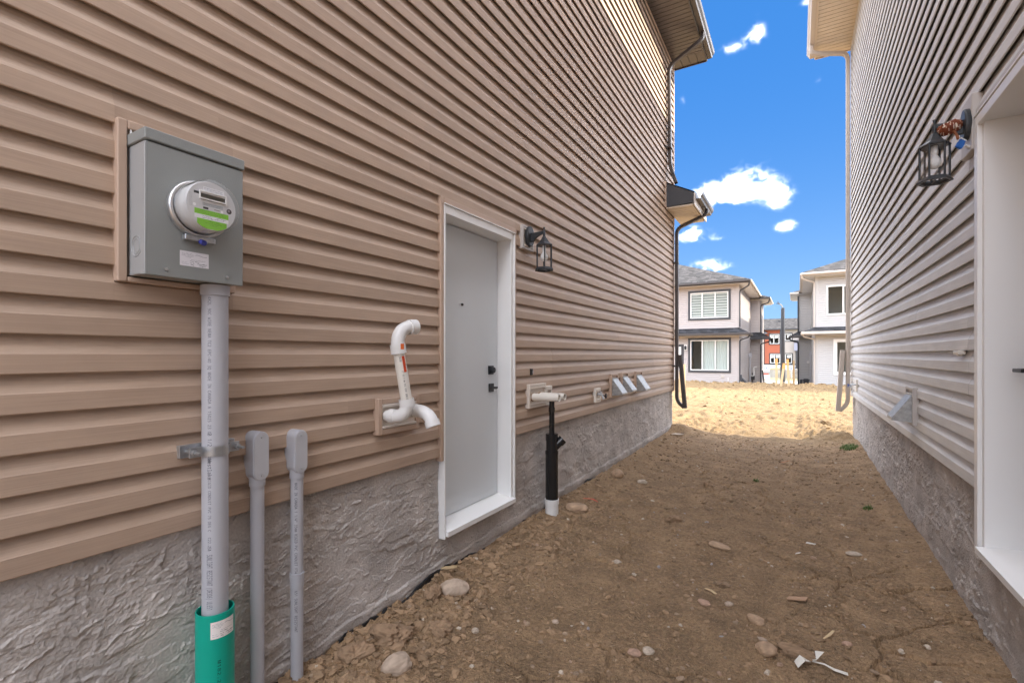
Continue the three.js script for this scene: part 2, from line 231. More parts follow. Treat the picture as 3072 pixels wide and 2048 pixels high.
{
  const xs = [], ds = [];
  const run = (arr, a, b, s) => { const n = Math.max(1, Math.round((b - a) / s)); for (let i = 0; i < n; i++) arr.push(a + (b - a) * i / n); };
  const far = (a, b, n) => Array.from({ length: n }, (_, i) => a + (b - a) * Math.pow((i + 1) / n, 2.4));
  xs.push(...far(-10, -420, 14).reverse()); run(xs, -10, -6, 0.13); run(xs, -6, -2.05, 0.055); run(xs, -2.05, 0.9, 0.0112); run(xs, 0.9, 2.6, 0.05); run(xs, 2.6, 9, 0.13); xs.push(9, ...far(9, 420, 14));
  ds.push(...far(0.6, -300, 16).reverse()); run(ds, 0.6, 1.1, 0.05); run(ds, 1.1, 5, 0.0112); run(ds, 5, 10.4, 0.024); run(ds, 10.4, 20, 0.05); run(ds, 20, 32, 0.1); run(ds, 32, 62, 0.8); ds.push(62, ...far(62, 700, 14));
  const nx = xs.length, nd = ds.length, pos = new Float32Array(nx * nd * 3), uv = new Float32Array(nx * nd * 2), col = new Float32Array(nx * nd * 3), idx = [];
  for (let j = 0; j < nd; j++) for (let i = 0; i < nx; i++) {
    const k = j * nx + i, x = xs[i], d = ds[j]; pos[k * 3] = x; pos[k * 3 + 1] = ground(x, d); pos[k * 3 + 2] = -d; uv[k * 2] = x; uv[k * 2 + 1] = d;
    const m = fbm(x * 0.8 + 3, d * 0.8, 3), n = fbm(x * 5, d * 5 + 8, 3), yard = smooth(8.6, 10.2, d + 0.5 * m), bank = smooth(47, 50, d + m), v = 1 + 0.16 * m + lerp(0.2, 0.08, yard) * n;
    const c = [lerp(0.46, 0.43, yard), lerp(0.3, 0.29, yard), lerp(0.165, 0.145, yard)]; if (bank > 0) { c[0] = lerp(c[0], 0.34, bank); c[1] = lerp(c[1], 0.30, bank); c[2] = lerp(c[2], 0.17, bank); }
    col[k * 3] = c[0] * v; col[k * 3 + 1] = c[1] * v; col[k * 3 + 2] = c[2] * v;
  }
  for (let j = 0; j + 1 < nd; j++) for (let i = 0; i + 1 < nx; i++) { const a = j * nx + i, b = a + 1, c = a + nx, e = c + 1; idx.push(a, b, e, a, e, c); }
  const g = new THREE.BufferGeometry(); g.setAttribute('position', new THREE.BufferAttribute(pos, 3)); g.setAttribute('uv', new THREE.BufferAttribute(uv, 2)); g.setAttribute('color', new THREE.BufferAttribute(col, 3)); g.setIndex(idx); g.computeVertexNormals();
  const m = new THREE.MeshStandardMaterial({ vertexColors: true, roughness: 0.97, map: rep(dirtC, 0.62, 0.62), bumpMap: rep(dirtB, 1.3, 1.3), bumpScale: 0.03 });
  tag(part(scene, 'ground', g, m), 'bare brown earth between and behind the houses', null, null, 'structure');
}
tag(part(scene, 'street', bx(-60, 60, -0.99, -0.9, 44.6, 50, 0), std([0.52, 0.50, 0.47], 0.9, { map: rep(mottleC, 0.3, 0.3) })), 'pale concrete street beyond the houses', null, null, 'structure');

// ------------------------------------------------------------------ lap siding
// courses() yields the boards of a wall; frame: O origin, A along, N outward. Boards are cut round the openings [s0, s1, y0, y1].
function courses(F, y0, y1, pitch, s0, s1, openings, deep = 1, lengths = null, seed = 1) {
  const r = rng(seed), P = [[0.0112, 0.013], [0.0112, 0], [0.0145, 0], [0.0155, 0.003], [0.0145, 0.50 * pitch], [0.0130, 0.53 * pitch], [0.0095, 0.64 * pitch], [0.0058, 0.76 * pitch], [0.0022, 0.9 * pitch], [0.0006, 1.1 * pitch]].map(([a, b]) => [a * deep, b]);
  const flip = F.A.clone().cross(new THREE.Vector3(0, 1, 0)).dot(F.N) < 0, out = [];
  const at = (s, o, y) => F.O.clone().addScaledVector(F.A, s).addScaledVector(F.N, o).setY(y);
  const board = (a, b, yb, lo, hi, lift) => {
    let p = P.map(([o, y]) => [o + lift, yb + y]);
    if (lo > yb || hi < yb + pitch) {                                  // clip the profile
      const q = []; for (let i = 0; i + 1 < p.length; i++) { const [o1, h1] = p[i], [o2, h2] = p[i + 1]; if (h2 < lo || h1 > hi) continue; const c = (h) => (h2 === h1 ? o1 : o1 + (o2 - o1) * (h - h1) / (h2 - h1)); const A = [h1 < lo ? c(lo) : o1, Math.max(h1, lo)], B = [h2 > hi ? c(hi) : o2, Math.min(h2, hi)]; if (!q.length) q.push(A); q.push(B); }
      p = q; if (p.length < 2) return;
    }
    const pos = [], uv = [], off = r() * 9, off2 = r();
    const quad = (A, B, C, E, ua, ub, va, vb) => { const t = flip ? [[A, ua, va], [C, ub, vb], [B, ub, va], [A, ua, va], [E, ua, vb], [C, ub, vb]] : [[A, ua, va], [B, ub, va], [C, ub, vb], [A, ua, va], [C, ub, vb], [E, ua, vb]]; for (const [v, u, w] of t) { pos.push(v.x, v.y, v.z); uv.push(u + off, w + off2); } };
    let len = 0;
    for (let i = 0; i + 1 < p.length; i++) { const l2 = len + Math.hypot(p[i + 1][0] - p[i][0], p[i + 1][1] - p[i][1]); quad(at(a, ...p[i]), at(b, ...p[i]), at(b, ...p[i + 1]), at(a, ...p[i + 1]), a, b, len, l2); len = l2; }
    for (const s of [a, b]) for (let i = 1; i + 1 < p.length; i++) { const q = [at(s, 0, p[0][1]), at(s, ...p[i]), at(s, ...p[i + 1])]; for (const v of (s === a) !== flip ? q.reverse() : q) { pos.push(v.x, v.y, v.z); uv.push(off, off2); } }
    const g = new THREE.BufferGeometry(); g.setAttribute('position', new THREE.Float32BufferAttribute(pos, 3)); g.setAttribute('uv', new THREE.Float32BufferAttribute(uv, 2)); g.computeVertexNormals(); out.push(g);
  };
  const N = Math.ceil((y1 - y0) / pitch - 0.02); let shift = 0;
  for (let k = 0; k < N; k++) {
    const yb = y0 + k * pitch, yt = Math.min(yb + pitch, y1 + 0.03); let spans = [[s0, s1, -9, 99]];
    for (const [a, b, lo, hi] of openings) {
      if (hi <= yb || lo >= yt) continue;
      const nx = []; for (const [u, v, l, h] of spans) { if (b <= u || a >= v) { nx.push([u, v, l, h]); continue; } if (a > u) nx.push([u, a, l, h]); if (b < v) nx.push([b, v, l, h]); const m0 = Math.max(a, u), m1 = Math.min(b, v); if (lo > yb + 0.004) nx.push([m0, m1, l, Math.min(h, lo)]); if (hi < yt - 0.004) nx.push([m0, m1, Math.max(l, hi), h]); }
      spans = nx;
    }
    if (lengths && k % 2 === 0) shift = r() * lengths;
    for (const [u, v, l, h] of spans) {
      if (!lengths) { board(u, v, yb, l, Math.min(h, yt + pitch), 0); continue; }
      let a = u, i = 0; const first = s0 - shift; const cuts = []; for (let c = first; c < s1; c += lengths) if (c > u + 0.12 && c < v - 0.12) cuts.push(c); cuts.push(v);
      for (const c of cuts) { board(a, c + (c < v ? 0.02 : 0), yb + (r() - 0.5) * 0.0016, l, Math.min(h, y1 + 0.02), (i++ % 2) * 0.0009 + r() * 0.0008); a = c; }
    }
  }
  return out;
}
const frame = (O, A, N) => ({ O, A, N });
const DIRD = new THREE.Vector3(0, 0, -1), DIRX = new THREE.Vector3(1, 0, 0), TOCAM = new THREE.Vector3(0, 0, 1);

// troweled parging on a foundation wall: a real relief of plateaus and curled lips
function parging(x, sign, d0, d1, y0, y1, step, rough, cut) {
  const cs = []; for (const [a, b, s] of step) { const n = Math.round((b - a) / s); for (let i = 0; i < n; i++) cs.push(a + (b - a) * i / n); } cs.push(d1);
  const hy = step[0][2] * 1.05, ny = Math.round((y1 - y0) / hy) + 1, nd = cs.length, pos = [], uv = [], idx = [];
  const relief = (d, y) => {
    const jx = 0.0055 * fbm(d * 55, y * 55, 2), jy = 0.0055 * fbm(d * 55 + 9, y * 55, 2), wx = d + 0.06 * fbm(d * 5, y * 5, 3) + jx, wy = y + 0.035 * fbm(d * 5 + 9, y * 5, 3) + jy; let h = 0.004 * fbm(d * 2.2, y * 3, 3);
    const lip = (n, t, w) => { const q = (n - t) / w; return q < 0 ? Math.exp(-q * q * 9) : Math.exp(-q * q * 1.2); };
    for (const [fx, fy, t, A, s] of [[1.7, 4.6, 0.05, 0.0068, 0], [2.9, 7, 0.15, 0.006, 31], [2.3, 5.4, -0.12, 0.005, 57], [5.2, 8, 0.1, 0.0045, 93]]) {
      const n = fbm(wx * fx + s, wy * fy + s * 0.7, 4), m = smooth(-0.05, 0.3, noise2(d * 2.6 + s, y * 4.4 + s)) * smooth(-0.2, 0.25, noise2(d * 11 + s, y * 13)); h += A * m * lip(n, t, 0.014) + A * 0.42 * smooth(t - 0.004, t + 0.008, n);
    }
    const f = fbm(wx * 30, wy * 34, 3); h += rough * smooth(0.14, 0.34, f) * smooth(-0.15, 0.35, noise2(d * 1.9 + 7, y * 2.6)) + 0.0013 * f;
    const st = noise2(wx * 1.3 + 3, (wy - 0.22 * d) * 15 + 5); h += 0.005 * smooth(0.03, 0.0, Math.abs(st - 0.2)) * smooth(0.15, 0.4, noise2(d * 1.2 + 50, y * 2.4));
    if (sign > 0) { const q = y - table(leftEdge, d) - 0.035 - 0.02 * noise2(d * 5, 2); h += 0.011 * smooth(0.05, 0.035, q) * smooth(-0.03, 0.0, q) * (0.6 + 0.6 * noise2(d * 9, 4)); }
    return h;
  };
  for (let j = 0; j < ny; j++) for (let i = 0; i < nd; i++) { const y = y0 + (y1 - y0) * j / (ny - 1), d = cs[i]; pos.push(x + sign * relief(d + (sign < 0 ? 40 : 0), y), y, -d); uv.push(d, y); }
  for (let j = 0; j + 1 < ny; j++) for (let i = 0; i + 1 < nd; i++) { const dm = (cs[i] + cs[i + 1]) / 2, ym = y0 + (y1 - y0) * (j + 0.5) / (ny - 1); if (cut && dm > cut[0] && dm < cut[1] && ym > cut[2]) continue; const a = j * nd + i, b = a + 1, c = a + nd, e = c + 1; sign > 0 ? idx.push(a, b, e, a, e, c) : idx.push(a, e, b, a, c, e); }
  const g = new THREE.BufferGeometry(); g.setAttribute('position', new THREE.Float32BufferAttribute(pos, 3)); g.setAttribute('uv', new THREE.Float32BufferAttribute(uv, 2)); g.setIndex(idx); g.computeVertexNormals(); return g;
}
function gutter(x, s, y, d0, d1) {                                     // K-profile gutter hung on a fascia at x, s = side it opens to
  const o = [[0, 0], [0.075, 0], [0.085, 0.03], [0.11, 0.06], [0.118, 0.085], [0.118, 0.12], [0.108, 0.12], [0.108, 0.09], [0.1, 0.066], [0.076, 0.036], [0.07, 0.006], [0.004, 0.006], [0.004, 0.12], [0, 0.12]];
  return extrude(o.map(([a, b]) => [x + s * a, y + b]), d0, d1);
}
function hipRoof(x0, x1, d0, d1, y, pitch, th = 0.06) {
  const w = Math.min(x1 - x0, d1 - d0) / 2, h = y + w * pitch, A = V(x0, y, d0), B = V(x1, y, d0), C = V(x1, y, d1), E = V(x0, y, d1), wide = x1 - x0 > d1 - d0;
  const R1 = wide ? V(x0 + w, h, (d0 + d1) / 2) : V((x0 + x1) / 2, h, d0 + w), R2 = wide ? V(x1 - w, h, (d0 + d1) / 2) : V((x0 + x1) / 2, h, d1 - w);
  const dn = (p) => p.clone().setY(p.y - th), f = wide ? [[A, B, R2, R1], [B, C, R2], [C, E, R1, R2], [E, A, R1]] : [[A, B, R1], [B, C, R2, R1], [C, E, R2], [E, A, R1, R2]];
  f.push([dn(A), dn(B), B, A], [dn(B), dn(C), C, B], [dn(C), dn(E), E, C], [dn(E), dn(A), A, E], [dn(A), dn(E), dn(C), dn(B)]); return poly(f);
}

// ------------------------------------------------------------------ the tan house on the left
const tanHouse = thing('tan_house', 'tall house in tan lap siding with the electric meter and a grey side door', 'house', [-5.5, 0, -3.5]);
{
  const T = tanHouse, D0 = -3.4, D1 = 9.15, TOP = 6.8;
  wpart(T, 'wall', join([bx(-9, -1.99, -0.6, TOP, D0, 2.42), bx(-9, -1.99, -0.6, TOP, 3.336, D1), bx(-9, -1.99, 2.42, TOP, 2.42, 3.336), bx(-9, -1.99, -0.6, 0.265, 2.42, 3.336), bx(-9, -2.16, 0.265, 2.42, 2.42, 3.336)]), M.core);
  const F = frame(new THREE.Vector3(-1.9756, 0, 0), DIRD, DIRX), r = rng(3);
  for (const g of courses(F, 0.795, TOP, 0.1178, D0, 9.12, [[2.397, 3.352, 0.5, 2.447], [0.708, 1.097, 1.682, 2.226], [8.5, 9.2, 3.98, 4.42]], 1.65, 3.66, 12)) wpart(T, 'siding_board', g, M.tan[(r() * 4) | 0]);
  wpart(T, 'foundation_parging', join([parging(LX, 1, 0.3, 3.4, -0.22, 0.80, [[0.3, 3.4, 0.0034]], 0.0036, [2.425, 3.335, 0.275]), parging(LX, 1, 3.4, D1, -0.1, 0.80, [[3.4, D1, 0.0075]], 0.0036)]), M.stucco);
  wpart(T, 'corner_post', bx(-1.99, -1.944, 0.78, TOP, 9.12, 9.165, 0.004), M.tanTrim);
  // black membrane standing out of the soil along the foundation
  { const f = []; let pr = null; for (let d = 0.35; d < 6.2; d += 0.06) { const t = ground(LX + 0.03, d) + lerp(0.012, -0.004, smooth(2.0, 3.4, d)) + 0.045 * noise2(d * 2.3, 1) + 0.012 * noise2(d * 16, 7), o = 0.016 + 0.006 * noise2(d * 2, 3), q = [V(LX + o, t, d), V(LX + o, -0.35, d), V(LX + o - 0.012, t + 0.003, d)]; if (pr) f.push([pr[1], q[1], q[0], pr[0]], [pr[0], q[0], q[2], pr[2]]); pr = q; } wpart(T, 'foundation_membrane', poly(f), M.rubber); }
  // trim round the door
  wpart(T, 'door_trim', bx(-1.985, -1.938, 0.765, 2.447, 2.398, 2.427, 0.004), M.tanTrim); wpart(T, 'door_trim', bx(-1.985, -1.938, 2.412, 2.447, 2.427, 3.352, 0.004), M.tanTrim); wpart(T, 'door_trim', bx(-1.985, -1.942, 0.765, 2.412, 3.329, 3.352, 0.004), M.tanTrim);
  wpart(T, 'drip_cap', bx(-1.99, -1.928, 2.400, 2.409, 2.43, 3.327, 0.003), M.white);
  const jamb = (a, b) => join([bx(-2.13, -1.938, 0.335, 2.345, a, b, 0.003)]);
  const fr = wpart(T, 'door_frame', join([bx(-2.13, -1.934, 0.262, 2.399, 2.429, 2.442, 0.003), bx(-2.13, -1.945, 0.3, 2.399, 3.279, 3.312, 0.003), bx(-1.992, -1.934, 0.29, 2.399, 3.3125, 3.3275, 0.003), bx(-2.13, -1.936, 2.345, 2.399, 2.4425, 3.2785, 0.003)]), M.white);
  wpart(T, 'door_stop', bx(-2.125, -2.085, 0.335, 2.345, 3.2735, 3.2785, 0.001), M.gap, fr);
  const sill = extrude([[-2.13, 0.285], [-1.915, 0.278], [-1.915, 0.309], [-2.08, 0.333], [-2.13, 0.333]], 2.4425, 3.3); wpart(T, 'door_sill', sill, M.white);
  const slab = wpart(T, 'door', bx(-2.115, -2.072, 0.336, 2.34, 2.446, 3.2725, 0.003), M.door);
  wpart(T, 'deadbolt', join([bx(-2.072, -2.060, 1.287, 1.355, 3.138, 3.205, 0.003), cyl(V(-2.06, 1.321, 3.172), V(-2.035, 1.321, 3.172), 0.024, 0.022)]), M.black, slab);
  wpart(T, 'lever_handle', join([bx(-2.072, -2.060, 1.150, 1.216, 3.145, 3.208, 0.003), cyl(V(-2.06, 1.183, 3.176), V(-2.018, 1.183, 3.176), 0.010), bx(-2.03, -2.015, 1.176, 1.192, 3.09, 3.195, 0.004)]), M.black, slab);
  wpart(T, 'peephole', join([cyl(V(-2.072, 1.80, 2.80), V(-2.064, 1.80, 2.80), 0.010, 0.008), cyl(V(-2.064, 1.80, 2.80), V(-2.060, 1.80, 2.80), 0.005)]), M.black, slab);
  // J-channel frame behind the meter
  const J = (pts) => poly(pts);
  const mt = (a, b, c, d) => wpart(T, 'meter_trim', bx(-1.985, -1.928, a, b, c, d, 0.005), M.tanTrim);
  mt(1.684, 2.226, 0.708, 0.736); mt(2.196, 2.226, 0.7365, 1.0685); mt(1.684, 1.702, 0.7365, 1.0685); mt(1.684, 2.226, 1.069, 1.097);
  wpart(T, 'meter_backing', bx(-1.989, -1.962, 1.7025, 2.1955, 0.7365, 1.0685), M.tanTrim);
  wpart(T, 'shim', poly([[V(-1.935, 2.155, 0.742), V(-1.925, 2.155, 0.757), V(-1.93, 2.205, 0.7445)], [V(-1.935, 2.155, 0.742), V(-1.93, 2.205, 0.7445), V(-1.945, 2.155, 0.752)]]), M.white);
  // upper eave
  const S0 = 5.6, S1 = 9.36;
  for (let d = S0; d < 9.0; d += 0.1) wpart(T, 'soffit_panel', bx(-1.966, -1.428, TOP - 0.014, TOP + 0.006, d + 0.003, Math.min(d + 0.094, 9.05), 0.004), M.bronzeSoffit);
  for (let x = -1.966; x < -1.45; x += 0.135) wpart(T, 'soffit_panel', bx(x + 0.003, Math.min(x + 0.132, -1.43), TOP - 0.012, TOP + 0.006, 9.055, S1, 0.003), M.bronzeSoffit);
  wpart(T, 'soffit_backing', bx(-2, -1.428, TOP + 0.007, TOP + 0.02, D0 - 0.3, S1), M.bronze);
  wpart(T, 'fascia', bx(-1.427, -1.405, TOP - 0.035, TOP + 0.15, D0 - 0.3, S1, 0.003), M.bronze);
  wpart(T, 'gutter', gutter(-1.4045, 1, TOP + 0.0, D0 - 0.3, S1), M.bronze);
  wpart(T, 'rear_fascia', bx(-9, -1.4275, TOP - 0.03, TOP + 0.15, S1 + 0.001, S1 + 0.02, 0.003), M.bronze);
  wpart(T, 'roof', hipRoof(-9.6, -1.36, D0 - 0.35, S1 + 0.02, TOP + 0.22, 0.42), M.shingle);
  // the small lower roof that returns round the corner
  const lr = wpart(T, 'lower_roof', extrude([[-1.966, 3.985], [-1.50, 4.0], [-1.50, 4.17], [-1.966, 4.405]], 8.52, 9.75), M.charcoal);
  wpart(T, 'shingle_course', poly([[V(-1.485, 4.175, 8.50), V(-1.485, 4.175, 9.78), V(-1.966, 4.418, 9.78), V(-1.966, 4.418, 8.50)]]), M.shingleDark, lr);
  wpart(T, 'flashing', bx(-1.97, -1.94, 3.97, 4.43, 8.492, 8.516, 0.002), M.tanTrim, lr);
  for (let d = 8.53; d < 9.7; d += 0.12) wpart(T, 'soffit_panel', bx(-1.95, -1.515, 3.957, 3.9835, d + 0.003, Math.min(d + 0.112, 9.74), 0.004), M.cream);
  wpart(T, 'lower_fascia', bx(-1.499, -1.48, 3.955, 4.16, 8.53, 9.75, 0.002), M.almond);
  wpart(T, 'lower_gutter', gutter(-1.4795, 1, 4.07, 8.6, 9.78), M.bronze);
  wpart(T, 'lower_roof_wall', bx(-6, -1.99, 0.0, 4.0, 9.15, 9.152), M.core);
  // downspouts
  const dir = new THREE.Vector3(0, 0, 1);
  wpart(T, 'downspout', sweep(round([V(-1.36, 6.81, 8.55), V(-1.36, 6.70, 8.55), V(-1.905, 6.40, 8.53), V(-1.905, 4.72, 8.62), V(-1.80, 4.40, 8.62)], 0.12), 0.075, 0.055, dir), M.bronze);
  wpart(T, 'downspout', sweep(round([V(-1.42, 4.08, 9.35), V(-1.42, 3.99, 9.35), V(-1.895, 3.74, 9.12), V(-1.895, 0.60, 9.12), V(-1.77, 0.485, 9.12)], 0.11), 0.075, 0.055, dir), M.bronze);
  wpart(T, 'downspout_extension', sweep([V(-1.752, 0.475, 9.12), V(-1.765, 0.62, 9.12), V(-1.838, 1.44, 9.12)], 0.088, 0.066, dir), M.bronze);
  for (const y of [1.22, 3.1, 5.0]) wpart(T, 'downspout_strap', bx(-1.953, -1.862, y, y + 0.03, y > 4.5 ? 8.50 : 9.075, y > 4.5 ? 8.66 : 9.167, 0.002), M.bronze);
  // mounting blocks
  const block = (a, b, y0, y1, m, w = 0.03) => { const o = wpart(T, 'mounting_block', join([bx(-1.975, -1.925, y0, y1, a, a + w, 0.004), bx(-1.975, -1.925, y0, y1, b - w, b, 0.004), bx(-1.975, -1.925, y1 - w, y1, a + w + 0.0005, b - w - 0.0005, 0.004), bx(-1.975, -1.925, y0, y0 + w, a + w + 0.0005, b - w - 0.0005, 0.004)]), m); wpart(T, 'plate', join([bx(-1.975, -1.938, y0 + w, y1 - w, a + w + 0.001, b - w - 0.001), bx(-1.9375, -1.922, y0 + w + 0.002, y0 + w + 0.014, a + w, b - w, 0.003), bx(-1.9375, -1.922, y1 - w - 0.018, y1 - w - 0.002, a + w, b - w, 0.003)]), M.tanLight, o); };
  block(1.856, 2.183, 1.008, 1.203, M.tanTrim); block(3.544, 3.855, 0.99, 1.192, M.tanLight, 0.022); block(3.862, 3.978, 0.99, 1.160, M.pvcCream, 0.02); block(5.09, 5.245, 0.907, 1.066, M.pvcCream, 0.022);
  block(3.432, 3.622, 2.31, 2.505, M.greigeTrim, 0.02);
}

// ------------------------------------------------------------------ the greige house on the right
const greigeHouse = thing('greige_house', 'tall house in pale greige lap siding with a white framed door', 'house', [5, 0, -4]);
{
  const T = greigeHouse, D0 = -2.3, D1 = 10.2, TOP = 6.8;
  wpart(T, 'wall', join([bx(0.84, 8, -0.6, TOP, D0, 2.36), bx(0.84, 8, -0.6, TOP, 3.345, D1), bx(0.84, 8, 2.655, TOP, 2.36, 3.345), bx(0.84, 8, -0.6, 0.455, 2.36, 3.345), bx(1.05, 8, 0.455, 2.655, 2.36, 3.345)]), M.core);
  const F = frame(new THREE.Vector3(0.8256, 0, 0), DIRD, new THREE.Vector3(-1, 0, 0)), r = rng(8);
  for (const g of courses(F, 0.742, TOP, 0.1203, D0, D1 - 0.03, [[2.33, 3.368, 0.4, 2.70]], 1.65, 3.66, 21)) wpart(T, 'siding_board', g, M.greige[(r() * 4) | 0]);
  wpart(T, 'foundation_parging', parging(RX, -1, 2.2, D1, -0.15, 0.75, [[2.2, 5, 0.0058], [5, D1, 0.009]], 0.0075, [2.36, 3.345, 0.44]), M.stucco2);
  wpart(T, 'corner_post', bx(0.794, 0.84, 0.73, TOP, D1 - 0.03, D1 + 0.012, 0.004), M.greigeTrim);
  wpart(T, 'door_trim', bx(0.79, 0.835, 2.665, 2.70, 2.33, 3.345, 0.004), M.greigeTrim);
  wpart(T, 'drip_cap', bx(0.778, 0.835, 2.652, 2.663, 2.36, 3.345, 0.003), M.white);
  wpart(T, 'door_frame', join([bx(0.782, 0.84, 0.44, 2.65, 3.296, 3.346, 0.004), bx(0.80, 1.02, 0.47, 2.60, 3.262, 3.2955, 0.003), bx(0.782, 1.02, 2.60, 2.65, 2.40, 3.2955, 0.004), bx(0.80, 1.02, 0.44, 2.65, 2.36, 2.3995, 0.003)]), M.white);
  wpart(T, 'door_sill', extrude([[1.02, 0.44], [1.02, 0.497], [0.95, 0.497], [0.765, 0.482], [0.765, 0.452], [0.80, 0.44]], 2.40, 3.262), M.white);
  const slab = wpart(T, 'door', bx(0.965, 1.005, 0.499, 2.595, 2.405, 3.250, 0.003), M.door);
  wpart(T, 'lever_handle', join([bx(0.953, 0.965, 1.33, 1.40, 3.16, 3.225, 0.003), cyl(V(0.955, 1.366, 3.195), V(0.90, 1.366, 3.195), 0.01), bx(0.885, 0.902, 1.357, 1.375, 3.10, 3.21, 0.004)]), M.black, slab);
  // eave
  const S1 = 10.3, X = 0.285;
  for (let d = 7.6; d < S1 - 0.02; d += 0.1) wpart(T, 'soffit_panel', bx(X + 0.002, 0.8155, TOP - 0.014, TOP + 0.006, d + 0.003, Math.min(d + 0.094, S1), 0.004), M.cream);
  wpart(T, 'soffit_backing', bx(X + 0.002, 0.86, TOP + 0.007, TOP + 0.02, D0 - 0.3, S1), M.cream);
  wpart(T, 'fascia', bx(X - 0.02, X, TOP - 0.03, TOP + 0.15, D0 - 0.3, S1 + 0.01, 0.003), M.cream);
  wpart(T, 'gutter', gutter(X - 0.0205, -1, TOP + 0.0, D0 - 0.3, S1), M.almond);
  wpart(T, 'rear_fascia', bx(X + 0.001, 8.4, TOP - 0.03, TOP + 0.15, S1 + 0.0005, S1 + 0.02, 0.003), M.cream);
  wpart(T, 'roof', hipRoof(0.22, 8.6, D0 - 0.35, S1 + 0.03, TOP + 0.22, 0.42), M.shingle);
  const dir = new THREE.Vector3(0, 0, 1);
  wpart(T, 'downspout', sweep(round([V(0.21, 6.80, 9.86), V(0.21, 6.66, 9.86), V(0.745, 6.60, 10.05), V(0.745, 0.60, 10.05), V(0.625, 0.475, 10.05)], 0.12), 0.078, 0.058, dir), M.almond);
  wpart(T, 'downspout_extension', sweep([V(0.602, 0.47, 10.05), V(0.612, 0.6, 10.05), V(0.672, 1.52, 10.05)], 0.092, 0.07, dir), M.almond);
  wpart(T, 'mounting_block', join([bx(0.775, 0.822, 2.50, 2.79, 3.355, 3.54, 0.006)]), M.greigeTrim);
  wpart(T, 'mounting_block', bx(0.783, 0.822, 0.865, 1.056, 9.12, 9.27, 0.004), M.pvcCream);
}

// ------------------------------------------------------------------ things fixed to the tan house
const scribble = (c, x, y, w, s, col, r) => { c.strokeStyle = col; c.lineWidth = s * 0.16; let px = x; c.beginPath(); while (px < x + w) { const l = s * (0.3 + r() * 0.5); c.moveTo(px, y + (r() - 0.5) * s * 0.5); c.lineTo(px + l * 0.5, y + (r() - 0.5) * s); c.lineTo(px + l, y + (r() - 0.5) * s * 0.6); px += l * (r() < 0.2 ? 2 : 1.15); } c.stroke(); };
const stickerT = (bg) => canvasTex(512, 272, (c, w, h) => { const r = rng(4); c.fillStyle = bg; c.fillRect(0, 0, w, h); for (const [x, y, l] of [[30, 40, 190], [30, 62, 210], [30, 84, 200], [100, 106, 90], [190, 150, 260], [30, 205, 90], [30, 235, 120]]) scribble(c, x, y, l, 13, '#4a4c5c', r); c.lineWidth = 4; c.strokeStyle = '#333a55'; c.beginPath(); c.moveTo(270, 60); c.bezierCurveTo(330, 20, 360, 90, 480, 62); c.stroke(); for (const [x, y, l] of [[180, 178, 160], [180, 212, 70], [300, 215, 170], [190, 244, 50], [330, 246, 120]]) scribble(c, x, y, l, 26, '#23242e', r); });
